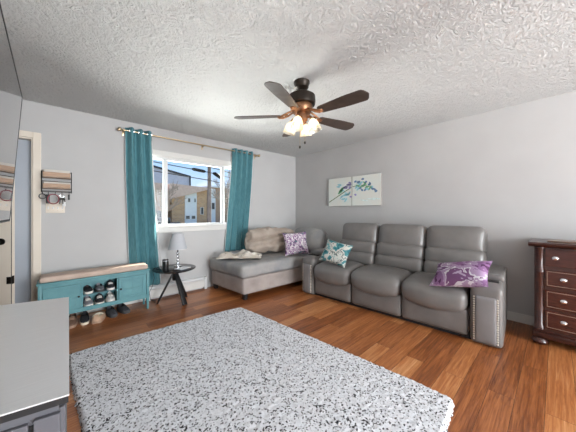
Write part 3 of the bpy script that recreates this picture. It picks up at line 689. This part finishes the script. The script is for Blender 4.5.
def settle(o, direction, others, step=.006):
    d = Vector(direction).normalized()*step; tree = world_bvh([m_ for q in others for m_ in meshes(q)])
    for k in range(80):
        if not world_bvh([o]).overlap(tree): break
        o.location = o.location + d
    return o
def basis(loc, normal, roll, up=(0, 0, 1)):
    nz = Vector(normal).normalized(); ux = Vector(up).cross(nz).normalized(); uy = nz.cross(ux)
    m = Matrix((ux, uy, nz)).transposed().to_4x4()
    return Matrix.Translation(loc) @ m @ Matrix.Rotation(R(roll), 4, 'Z')
chaise_ = t
cush = [q for q in COL.objects if q.name.startswith('cushion')]
settle(cush[0], (-.15, -1, .45), [chaise_])
thr = COL.objects['throw_blanket']; settle(thr, (-.5, -.1, 1), [chaise_, *cush], .004)
fp = pillow('white and purple flower print pillow on the chaise', 'floral', basis((3.02, 3.19, .62), (-.5, -.75, .35), 4), .42, .40, .15)
settle(fp, (-.3, -.75, .3), [chaise_, *cush])

# ------------------------------------------------------------------ recliner sofa
t = thing('reclining_sofa', (3.3, 1.5, 0), 'grey leather three seat reclining sofa along the right wall', 'sofa')
SF = 2.80
bm = bm_new(); box(bm, SF+.08, 3.66, .42, 2.60, .0, .06, .005); obj('plinth', bm, 'dark_base', t, False)
bm = bm_new(); softbox(bm, (3.58, 1.5, .42), (.18, 1.85, .70), .05, (0, 0, 0), 10); softbox(bm, (3.3, 1.5, .18), (.8, 1.95, .22), .02, n=4); obj('frame', bm, 'leather', t)
seats = ((.58, 1.20), (1.20, 1.83), (1.83, 2.425))
backs = ((.485, 1.09), (1.09, 1.705), (1.705, 2.30))
for (a, b2), (ba, bb_) in zip(seats, backs):
    c = (a+b2)/2; wd = b2-a-.006; bc = (ba+bb_)/2; bw = bb_-ba
    def seatf(v):
        v = v.copy()
        if v.x < 0: v.z -= .03*min(1, (-v.x/.31))**2
        if v.x < -.1 and v.z < 0: v.z += .05*(2*v.y/wd)**2 - .012     # curved lower seam
        v.z += .006*noise.noise(Vector((v.x*6, v.y*6+c, 0)))
        return v
    bm = bm_new(); softbox(bm, (SF+.30, c, .375), (.64, wd, .235), .075, (.03, 0, .025), 16, seatf); obj('seat_cushion', bm, 'leather', t)
    def footf(v):
        v = v.copy(); v.x -= .0; return v
    bm = bm_new(); softbox(bm, (SF+.115, c, .168), (.17, wd, .26), .035, (.015, 0, 0), 12, footf); obj('footrest', bm, 'leather', t)
    TILT = Matrix.Rotation(R(9), 4, 'Y')
    def crease(v):
        v = v.copy(); v.x += .006*noise.noise(Vector((v.x*5, v.y*14+c*3, v.z*7)))*(1 if v.x < 0 else 0); return v
    for nm, (px, pz), (sx, sz), pf in (('lumbar_cushion', (3.37, .545), (.26, .20), .025), ('back_cushion', (3.41, .70), (.25, .20), .03), ('headrest', (3.475, .895), (.24, .33), .03)):
        bm = bm_new(); softbox(bm, (px, bc, pz), (sx, bw-.008, sz), .06 if nm != 'headrest' else .075, (pf, .0, .005), 16, crease, TILT); obj(nm, bm, 'leather', t)
def arm(y0, y1):
    c = (y0+y1)/2; wd = y1-y0
    def af(v):
        v = v.copy()
        if v.x < 0 and v.z > 0: v.z -= .03*(abs(v.x)/.42)**3
        return v
    bm = bm_new(); softbox(bm, (3.235, c, .288), (.83, wd, .57), .04, (.008, .0, .008), 14, af); a = obj('armrest', bm, 'leather', t)
    bm = bm_new(); softbox(bm, (2.815, c, .245), (.035, wd-.085, .42), .014, (.008, 0, 0), 10); obj('front_panel', bm, 'leather_panel', a)
    for sy in (-1, 1):
        bm = bm_new()
        for k in range(19):
            lathe(bm, [(.008, -.006), (.008, 0), (.006, .005), (.001, .007)], (2.808, c+sy*(wd/2-.036), .05+k*.0218), 8, Matrix.Rotation(-PI/2, 4, 'Y'))
        obj('nailhead_trim', bm, 'nail', a)
    bm = bm_new(); softbox(bm, (3.33, c, .592), (.58, wd+.004, .07), .028, (0, 0, .008), 12); obj('armrest_lid', bm, 'leather', a)
    bm = bm_new(); box(bm, 2.955, 3.035, c-.085, c+.085, .562, .576, .004); obj('switch_panel', bm, 'black_gloss', a)
arm(.328, .57); arm(2.435, 2.655)
p1_ = pillow('purple and white brushed print pillow on the sofa by the right armrest', 'purple_floral', basis((3.05, .59, .50), (-.47, .22, .85), 24), .50, .38, .14)
p2_ = pillow('teal and cream patterned pillow on the left seat of the sofa', 'teal_print', basis((3.04, 2.14, .56), (-.80, -.25, .48), -12), .40, .34, .13)

t.location = (3.262, 1.52, 0); t.rotation_euler = (0, 0, R(4))      # the left end stands a little further from the wall
bpy.context.view_layer.update()
settle(p1_, (-.6, .3, .35), [t]); settle(p2_, (-.75, -.1, .35), [t])

# ------------------------------------------------------------------ wall art
t_c = [('canvas with the stem and purple blossoms, left of the pair above the sofa', 2.425, 2.925), ('canvas with blue green flower sprigs, right of the pair above the sofa', 1.888, 2.412)]
parts = {0: [], 1: []}
for i, (lb, ya, yb) in enumerate(t_c):
    t = thing('painting', (WX-.02, (ya+yb)/2, 1.345), lb, 'painting', 'canvas paintings above the sofa'); parts[i] = t
    bm = bm_new(); box(bm, WX-.038, WX-.001, ya, yb, 1.345, 1.855, .002)
    for f in bm.faces:
        pass
    bmesh.ops.recalc_face_normals(bm, faces=bm.faces[:])
    for f in bm.faces: f.material_index = 0 if f.normal.x < -.9 else 1
    obj('canvas', bm, ['canvas', 'canvas_side'], t, False)
def leaf(bm, y, z, ln_, wd, ang, mi, x=WX-.0385):
    n_ = 10; vs_ = []
    for k in range(n_):
        a = 2*PI*k/n_; u = 1.35*ln_*math.cos(a); v = 1.25*wd*math.sin(a)*(1-.35*math.cos(a))
        vs_.append((y+u*math.cos(ang)-v*math.sin(ang), z+u*math.sin(ang)+v*math.cos(ang)))
    tb = bmesh.new(); prism(tb, vs_, x-.0008, x+.0006, 'x')
    for f in tb.faces: f.material_index = mi
    join(bm, tb)
rnd = random.Random(4)
PM = ['paint_stem', 'paint_purple', 'paint_lightblue', 'paint_navy', 'paint_green', 'paint_wash']
A, B = bm_new(), bm_new()
def stem(bm, pts, r):
    tb = bmesh.new(); tube(tb, [(WX-.0385, y, z) for y, z in pts], r, 6)
    for v in tb.verts: v.co.x = WX-.0385 + (v.co.x-(WX-.0385))*.08
    join(bm, tb)
stem(A, [(2.915, 1.42), (2.761, 1.499), (2.626, 1.57), (2.497, 1.634), (2.43, 1.665)], .007)
stem(B, [(2.405, 1.678), (2.233, 1.692), (2.098, 1.661), (2.012, 1.614), (1.945, 1.568)], .005)
for y, z in [(2.561, 1.697), (2.497, 1.714), (2.46, 1.745), (2.46, 1.668), (2.523, 1.672), (2.58, 1.675), (2.45, 1.71)]:
    for k in range(2): leaf(A, y+rnd.uniform(-.01, .01), z+rnd.uniform(-.015, .015), .022, .010, rnd.uniform(-.9, .2), 1)
leaf(A, 2.445, 1.505, .018, .014, .3, 1)
for y, z in [(2.679, 1.729), (2.6, 1.47), (2.639, 1.505), (2.574, 1.535), (2.535, 1.565), (2.472, 1.561), (2.548, 1.446), (2.613, 1.624), (2.51, 1.542), (2.706, 1.697)]:
    leaf(A, y, z, .034, .013, rnd.uniform(-1, 1), 2)
for y, z in [(2.64, 1.64), (2.66, 1.60)]: leaf(A, y, z, .05, .018, -.6, 4)
for y, z in [(2.21, 1.792), (2.153, 1.736), (2.076, 1.709), (2.303, 1.745), (2.256, 1.642), (2.165, 1.605), (2.033, 1.616), (1.97, 1.572), (2.35, 1.76), (2.221, 1.609), (2.279, 1.748), (2.09, 1.69), (1.99, 1.60)]:
    leaf(B, y, z, .021, .014, rnd.uniform(-1.2, 1.2), 3)
for y, z in [(2.33, 1.66), (2.30, 1.63), (2.24, 1.73), (2.27, 1.71), (2.13, 1.62), (2.05, 1.64)]: leaf(B, y, z, .028, .014, rnd.uniform(-1, 1), 2)
for y, z in [(2.131, 1.653), (2.187, 1.688), (2.221, 1.67), (2.076, 1.629), (2.303, 1.687), (2.17, 1.72)]: leaf(B, y, z, .034, .012, rnd.uniform(-1, 1), 4)
leaf(B, 2.35, 1.535, .018, .014, .3, 1)
for y, z in [(2.187, 1.433), (2.055, 1.448), (1.97, 1.454)]: leaf(B, y, z, .06, .008, .15, 5)
obj('painted_sprig', A, PM, parts[0], False); obj('painted_sprig', B, PM, parts[1], False)

# ------------------------------------------------------------------ dresser
t = thing('chest_of_drawers', (3.5, -.4, 0), 'dark mahogany chest of drawers against the right wall', 'dresser')
DX, DY0, DY1 = 3.285, -.98, .142
bm = bm_new(); box(bm, DX+.012, 3.755, DY0, DY1, .09, .905, .004); obj('case', bm, 'mahogany', t, False)
bm = bm_new(); prism(bm, [(DX-.035, .925), (DX-.04, .935), (DX-.035, .95), (3.756, .95), (3.756, .905), (DX+.012, .905), (DX-.012, .912)], DY0-.04, DY1+.04, 'y'); obj('top', bm, 'mahogany', t)
bm = bm_new(); box(bm, DX-.008, 3.756, DY0-.012, DY1+.012, .06, .115, .01); box(bm, DX, 3.756, DY0-.006, DY1+.006, .115, .135, .006); obj('plinth_moulding', bm, 'mahogany', t)
for y in (DY0+.035, DY1-.035):
    bm = bm_new(); lathe(bm, [(.034, .14), (.034, .17), (.028, .18), (.028, .655), (.034, .665), (.034, .69), (.026, .70), (.030, .88), (.036, .89), (.036, .905)], (DX+.022, y, 0), 20); obj('corner_column', bm, 'mahogany', t)
    for x in (DX+.02, 3.71):
        bm = bm_new(); lathe(bm, [(.03, 0), (.05, .012), (.058, .03), (.05, .05), (.04, .06)], (x, y, 0), 18); obj('foot', bm, 'mahogany', t)
for za, zb in ((.735, .89), (.545, .70), (.35, .515), (.16, .325)):
    bm = bm_new(); a, b2 = DY0+.07, DY1-.07
    box(bm, DX, DX+.02, a, b2, za, zb, .003); dr = obj('drawer', bm, 'mahogany_front', t, False)
    if za < .7:
        bm = bm_new()
        tb = bm_new(); fr(tb, a+.012, b2-.012, za+.012, zb-.012, .0055, -.004, .001); join(bm, tb, Matrix.Translation((DX, 0, 0)) @ Matrix.Rotation(PI/2, 4, 'Z') @ Matrix.Scale(-1, 4, (0, 1, 0)))
        obj('edge_moulding', bm, 'mahogany_edge', dr, False)
    kys = ((a+.055, b2-.065) if za > .7 else (a+.115, b2-.115))
    for ky in kys:
        bm = bm_new(); zc = (za+zb)/2
        lathe(bm, [(.001, 0), (.022, .0), (.020, .004), (.006, .007), (.006, .016), (.013, .021), (.014, .027), (.008, .032), (.001, .033)], (DX-.001, ky, zc), 16, Matrix.Rotation(-PI/2, 4, 'Y') @ Matrix.Diagonal((.8, 1.05, .8, 1)), cap=False); obj('knob', bm, 'chrome', dr)
bm = bm_new(); box(bm, 3.36, 3.62, -.42, .06, .9505, .962, .004); tag(obj('tray', bm, 'mahogany_edge', None), 'flat dark bronze tray lying on top of the mahogany chest', 'tray')

# ------------------------------------------------------------------ rug
bm = bm_new(); g = {}; NU, NV = 170, 240
cor = [Vector((.015, 2.835)), Vector((1.69, 2.75)), Vector((1.895, .425)), Vector((.17, .36))]
for i in range(NU+1):
    for j in range(NV+1):
        u, v = i/NU, j/NV
        # round the outline's corners a little
        uu, vv = 2*u-1, 2*v-1; k = .012*(abs(uu)**6*abs(vv)**6)*2
        uu *= 1-k; vv *= 1-k; u2, v2 = (uu+1)/2, (vv+1)/2
        p = (cor[0]*(1-u2)+cor[1]*u2)*(1-v2) + (cor[3]*(1-u2)+cor[2]*u2)*v2
        e = min(u*1.7, (1-u)*1.7, v*2.35, (1-v)*2.35)
        if e < .02: p += Vector((noise.noise(Vector((p.x*40, p.y*40, 0))), noise.noise(Vector((p.x*40, p.y*40, 5)))))*.012
        z = .003+.026*min(1, e/.02)**.5*(.85+.16*noise.noise(Vector((p.x*38, p.y*38, 0)))+.15*noise.noise(Vector((p.x*90, p.y*90, 3))))
        g[i, j] = bm.verts.new((p.x, p.y, max(.003, z)))
for i in range(NU):
    for j in range(NV): bm.faces.new((g[i, j], g[i+1, j], g[i+1, j+1], g[i, j+1]))
for lst in ([(i, 0) for i in range(NU+1)], [(NU, j) for j in range(NV+1)], [(i, NV) for i in range(NU, -1, -1)], [(0, j) for j in range(NV, -1, -1)]):
    lo = {}
    for a, b_ in zip(lst, lst[1:]):
        q0 = g[a].co; q1 = g[b_].co
        v0 = bm.verts.new((q0.x, q0.y, 0)); v1 = bm.verts.new((q1.x, q1.y, 0)); bm.faces.new((g[a], v0, v1, g[b_]))
tag(obj('area_rug', bm, 'rug', None, True, 180), 'white and grey flecked shag area rug on the hardwood floor', 'rug')

# ------------------------------------------------------------------ ceiling fan
FC = Vector((1.64, 1.60, 0))
t = thing('ceiling_fan', (FC.x, FC.y, 2.44), 'dark bronze five blade ceiling fan with lit glass shades', 'ceiling fan')
def fl(name, prof, mat, seg=32): bm = bm_new(); lathe(bm, prof, (FC.x, FC.y, 0), seg); return obj(name, bm, mat, t)
fl('canopy', [(.074, 2.4395), (.074, 2.425), (.066, 2.41), (.062, 2.385), (.045, 2.372), (.018, 2.365)], 'bronze')
fl('downrod', [(.013, 2.37), (.013, 2.33)], 'bronze', 12)
fl('motor_housing', [(.03, 2.322), (.105, 2.318), (.124, 2.305), (.128, 2.255), (.122, 2.225), (.09, 2.215)], 'bronze')
fl('flywheel', [(.09, 2.23), (.10, 2.215), (.098, 2.18), (.085, 2.155), (.05, 2.145)], 'copper')
fl('switch_housing', [(.05, 2.15), (.058, 2.13), (.055, 2.085), (.035, 2.07), (.02, 2.055), (.008, 2.045)], 'copper')
for k in range(5):
    a = R(-84+72*k); MF = Matrix.Translation((FC.x, FC.y, 2.122)) @ Matrix.Rotation(a, 4, 'Z')
    tb = bm_new(); tube(tb, [(.085, -.02, .045), (.13, -.035, .02), (.18, -.03, .0), (.215, -.012, -.004)], .009, 8); tube(tb, [(.085, .02, .045), (.13, .035, .02), (.18, .03, .0), (.215, .012, -.004)], .009, 8)
    lathe(tb, [(.001, -.004), (.03, -.004), (.033, .002), (.001, .006)], (.20, 0, -.002), 16, cap=False); lathe(tb, [(.001, -.002), (.018, -.002), (.018, .008), (.001, .01)], (.145, 0, .012), 12, cap=False)
    bm = bm_new(); join(bm, tb, MF); br_ = obj('blade_iron', bm, 'copper', t)
    tb = bm_new(); out = []
    for q in range(25):
        s = q/24; x = .19+.455*s; wd = (.046+.022*min(1, s/.6))*min(1, ((1-s)/.09))**.45 if s > .5 else (.046+.022*min(1, s/.6))*min(1, s/.03+.75)
        out.append((x, max(.004, wd)))
    pts = out + [(x, -y) for x, y in out[::-1]]
    prism(tb, pts, -.003, .004, 'z')
    bm = bm_new(); join(bm, tb, MF @ Matrix.Rotation(R(-12), 4, 'X') @ Matrix.Translation((0, 0, .006))); obj('blade', bm, 'blade', t, True, 30)
for k in range(4):
    a = R(-137+90*k-18)
    base = Vector((FC.x, FC.y, 0)); d = Vector((math.cos(a), math.sin(a), 0))
    p0 = base + d*.045 + Vector((0, 0, 2.11)); p1 = base + d*.085 + Vector((0, 0, 2.105)); p2 = base + d*.10 + Vector((0, 0, 2.075))
    bm = bm_new(); tube(bm, [p0, p1, p2], [.012, .012, .02], 10); fa = obj('light_arm', bm, 'copper', t)
    ax = (d*.30 + Vector((0, 0, -1))).normalized(); q = Vector((0, 0, 1)).rotation_difference(ax).to_matrix().to_4x4()
    bm = bm_new(); lathe(bm, [(r_*.86, z_*.86) for r_, z_ in [(.020, -.012), (.030, .004), (.046, .03), (.057, .062), (.058, .085), (.062, .105), (.070, .122), (.0685, .122), (.060, .105), (.056, .085), (.055, .062), (.044, .031), (.028, .006)]], p2, 48, q, False, (.03, 12)); obj('glass_shade', bm, 'frost', t)
    bm = bm_new(); lathe(bm, [(.001, .01), (.012, .012), (.014, .03), (.022, .05), (.024, .062), (.017, .076), (.001, .082)], p2, 20, q, False); obj('bulb', bm, 'bulb', t)
for dx, dy, zl in ((.02, -.02, 1.875), (-.025, .0, 1.83)):
    bm = bm_new(); x, y = FC.x+dx, FC.y+dy; tube(bm, [(x, y, 2.06), (x, y, zl)], .0016, 6); obj('pull_chain', bm, 'brass', t)
    bm = bm_new(); lathe(bm, [(.001, -.014), (.008, -.008), (.009, .004), (.004, .014), (.001, .016)], (x, y, zl), 12, None, False); obj('chain_knob', bm, 'bronze', t)

# ------------------------------------------------------------------ wall rack, switches, hanging keys
RX0, RX1 = -.17, .07
t = thing('wall_rack', (-.05, WY-.06, 1.46), 'wood and black wire wall rack with key hooks beside the entry door', 'wall rack')
for za, zb in ((1.625, 1.675), (1.505, 1.548)):
    bm = bm_new(); box(bm, RX0+.012, RX1-.004, WY-.105, WY-.095, za, zb, .002); obj('front_slat', bm, 'rack_wood', t, False)
    bm = bm_new(); box(bm, RX0+.008, RX1, WY-.1, WY-.012, za-.012, za-.004, .002); obj('shelf_board', bm, 'rack_wood', t, False)
    bm = bm_new(); box(bm, RX0+.02, RX1-.01, WY-.07, WY-.055, za+.0, zb+.03, .002); obj('back_slat', bm, noisy('pale_letters', (.62, .58, .52), (.7, .66, .6), 10, .7), t, False)
bm = bm_new()
for x in (RX0, RX1+.006):
    tube(bm, [(x, WY-.006, 1.45), (x, WY-.006, 1.70)], .0022, 6); tube(bm, [(x, WY-.11, 1.45), (x, WY-.11, 1.68)], .003, 6)
    for z in (1.455, 1.49, 1.61): tube(bm, [(x, WY-.006, z), (x, WY-.11, z)], .003, 6)
for z in (1.455, 1.49, 1.57, 1.61): tube(bm, [(RX0, WY-.11, z), (RX1+.006, WY-.11, z)], .003, 6)
for z in (1.47, 1.69): tube(bm, [(RX0, WY-.006, z), (RX1+.006, WY-.006, z)], .003, 6)
obj('wire_frame', bm, 'black_metal', t)
HX = (-.16, -.115, -.06, -.005, .055)
for x in HX:
    bm = bm_new(); tube(bm, [(x, WY-.11, 1.455), (x, WY-.112, 1.435), (x, WY-.122, 1.425), (x, WY-.134, 1.43), (x, WY-.136, 1.44)], .0028, 6); obj('hook', bm, 'black_metal', t)
def ring(bm, c, r, rr, ax='y', n=28, sq=1):
    tube(bm, [(c[0]+r*math.cos(2*PI*k/n), c[1], c[2]+sq*r*math.sin(2*PI*k/n)) for k in range(n+1)], rr, 6)
KG = 'things hanging on the key hooks'
bm = bm_new(); ring(bm, (-.16, WY-.128, 1.402), .026, .005); tag(obj('key_ring', bm, 'black', None), 'black ring hanging on the leftmost key hook', 'key ring', KG)
t = thing('lanyard', (-.08, WY-.128, 1.30), 'red lanyard loop hanging on the key hooks', 'lanyard', KG)
bm = bm_new(); ring(bm, (-.075, WY-.128, 1.375), .045, .005, sq=1.18); obj('strap', bm, noisy('red_strap', (.22, .015, .035), (.3, .03, .05), 20, .6), t)
bm = bm_new(); softbox(bm, (-.118, WY-.122, 1.375), (.032, .012, .10), .005, n=6); tag(obj('pouch', bm, 'black', None), 'small black pouch hanging beside the red lanyard', 'pouch', KG)
t = thing('keys', (.0, WY-.128, 1.27), 'bunch of keys with a white tag hanging on the hooks', 'keys', KG)
bm = bm_new(); ring(bm, (-.005, WY-.128, 1.412), .016, .002); obj('ring', bm, 'chrome', t)
for dx, rz_ in ((-.012, .12), (.003, -.08), (.014, -.25)):
    bm = bm_new(); tb = bm_new(); box(tb, -.009, .009, -.0015, .0015, -.03, 0, .001); box(tb, -.004, .004, -.0015, .0015, -.07, -.03); join(bm, tb, Matrix.Translation((-.005+dx, WY-.128+dx*.3, 1.392)) @ Matrix.Rotation(rz_, 4, 'Y')); obj('key', bm, 'black_metal', t, False)
bm = bm_new(); softbox(bm, (.012, WY-.125, 1.32), (.03, .006, .05), .003, n=4); obj('tag', bm, 'white', t)
bm = bm_new(); box(bm, .044, .062, WY-.134, WY-.122, 1.37, 1.43, .004); tag(obj('key_fob', bm, 'black', None), 'small black key fob on the rightmost key hook', 'key fob', KG)
t = thing('switch_plate', (-.06, WY-.005, 1.215), 'white four gang light switch plate below the wall rack', 'switch plate')
bm = bm_new(); box(bm, -.14, .02, WY-.008, WY-.0005, 1.222, 1.34, .003); obj('plate', bm, 'cream', t)
for x in (-.12, -.08, -.04, 0):
    bm = bm_new(); box(bm, x-.006, x+.006, WY-.016, WY-.008, 1.268, 1.292, .002); obj('toggle', bm, 'white', t)
    bm = bm_new()
    for z in (1.25, 1.312): lathe(bm, [(.003, 0), (.002, .001)], (x, WY-.008, z), 8, Matrix.Rotation(PI/2, 4, 'X'))
    obj('screw', bm, 'brass', t)

# ------------------------------------------------------------------ television
t = thing('television', (-.2, 1.4, 1.18), 'large wall mounted television with a reflective screen at the left', 'television')
al = R(1.56); te = Vector((-.211, 2.005, 1.18)); tp = Vector((-.164, 2.006, 1.868))
ey_ = Vector((math.sin(al), -math.cos(al), 0))          # from the far end towards the camera side
ez_ = (tp-te); ez_ = (ez_ - ey_*ez_.dot(ey_)).normalized(); ex_ = ey_.cross(ez_)
if ex_.x > 0: ex_ = -ex_
MTV = Matrix.Translation(te) @ Matrix((ey_, ex_, ez_)).transposed().to_4x4()
def tv(name, bm, mat, smooth=False): 
    b3 = bm_new(); join(b3, bm, MTV); return obj(name, b3, mat, t, smooth)
b1 = bm_new(); box(b1, 0, 1.225, .004, .035, 0, .69, .003); box(b1, .25, .98, .035, .065, .05, .45, .008); tv('housing', b1, 'plastic')
b1 = bm_new(); box(b1, .006, 1.219, .0005, .004, .012, .684); tv('screen', b1, 'mirror')
b1 = bm_new(); fr(b1, 0, 1.225, 0, .69, .006, -.001, .004); tv('bezel', b1, 'plastic')
bm = bm_new(); box(bm, LX, LX+.02, 1.2, 1.6, 1.3, 1.7, .003); tube(bm, [(LX+.02, 1.4, 1.5), (-.26, 1.4, 1.5)], .025, 10); obj('wall_mount', bm, 'black_metal', t)

# ------------------------------------------------------------------ console
t = thing('console_cabinet', (-.17, 1.4, 0), 'charcoal console cabinet with brushed metal top under the television', 'cabinet')
q = [(.013, .865), (.026, 1.86), (-.372, 1.97), (-.378, .93)]
bm = bm_new(); prism(bm, q, .746, .75, 'z'); obj('top', bm, 'steel', t, False)
def inset(d, zz0, zz1, bm):
    c = Vector((sum(p[0] for p in q)/4, sum(p[1] for p in q)/4)); pts = []
    for p in q:
        v = Vector(p)-c; pts.append((p[0]-d*math.copysign(1, v.x), p[1]-d*math.copysign(1, v.y)))
    prism(bm, pts, zz0, zz1, 'z'); return pts
bm = bm_new(); inset(.0015, .728, .746, bm); obj('top_edge', bm, 'console_top_edge', t, False)
bm = bm_new(); pts = inset(.02, .06, .728, bm); obj('body', bm, 'console', t, False)
bm = bm_new(); inset(.05, .0, .06, bm); obj('plinth', bm, 'dark_base', t, False)
p0 = Vector(pts[0]); p3 = Vector(pts[3]); dd = (p3-p0); le = dd.length; aa = math.atan2(dd.y, dd.x)
ME = Matrix.Translation((p0.x, p0.y, 0)) @ Matrix.Rotation(aa, 4, 'Z')
def cpart(name, tb, mat): b3 = bm_new(); join(b3, tb, ME); return obj(name, b3, mat, t, False)
tb = bm_new(); box(tb, .056, le, -.0, .012, .08, .70, .002); cpart('end_panel', tb, 'console')
tb = bm_new(); box(tb, -.004, .045, -.0, .014, .06, .706, .002); cpart('corner_post', tb, 'console')
tb = bm_new(); box(tb, .045, .056, .0, .004, .08, .69); cpart('shadow_gap', tb, 'black')
p1 = Vector(pts[1]); dd = p1-p0; le = dd.length; aa = math.atan2(dd.y, dd.x)
for k in range(3):
    tb = bm_new(); a0 = .02+k*(le-.04)/3; a1 = a0+(le-.04)/3-.006; box(tb, a0, a1, -.012, 0, .08, .70, .002)
    b3 = bm_new(); MM = Matrix.Translation((p0.x, p0.y, 0)) @ Matrix.Rotation(aa, 4, 'Z'); join(b3, tb, MM); dr = obj('door', b3, 'console', t, False)
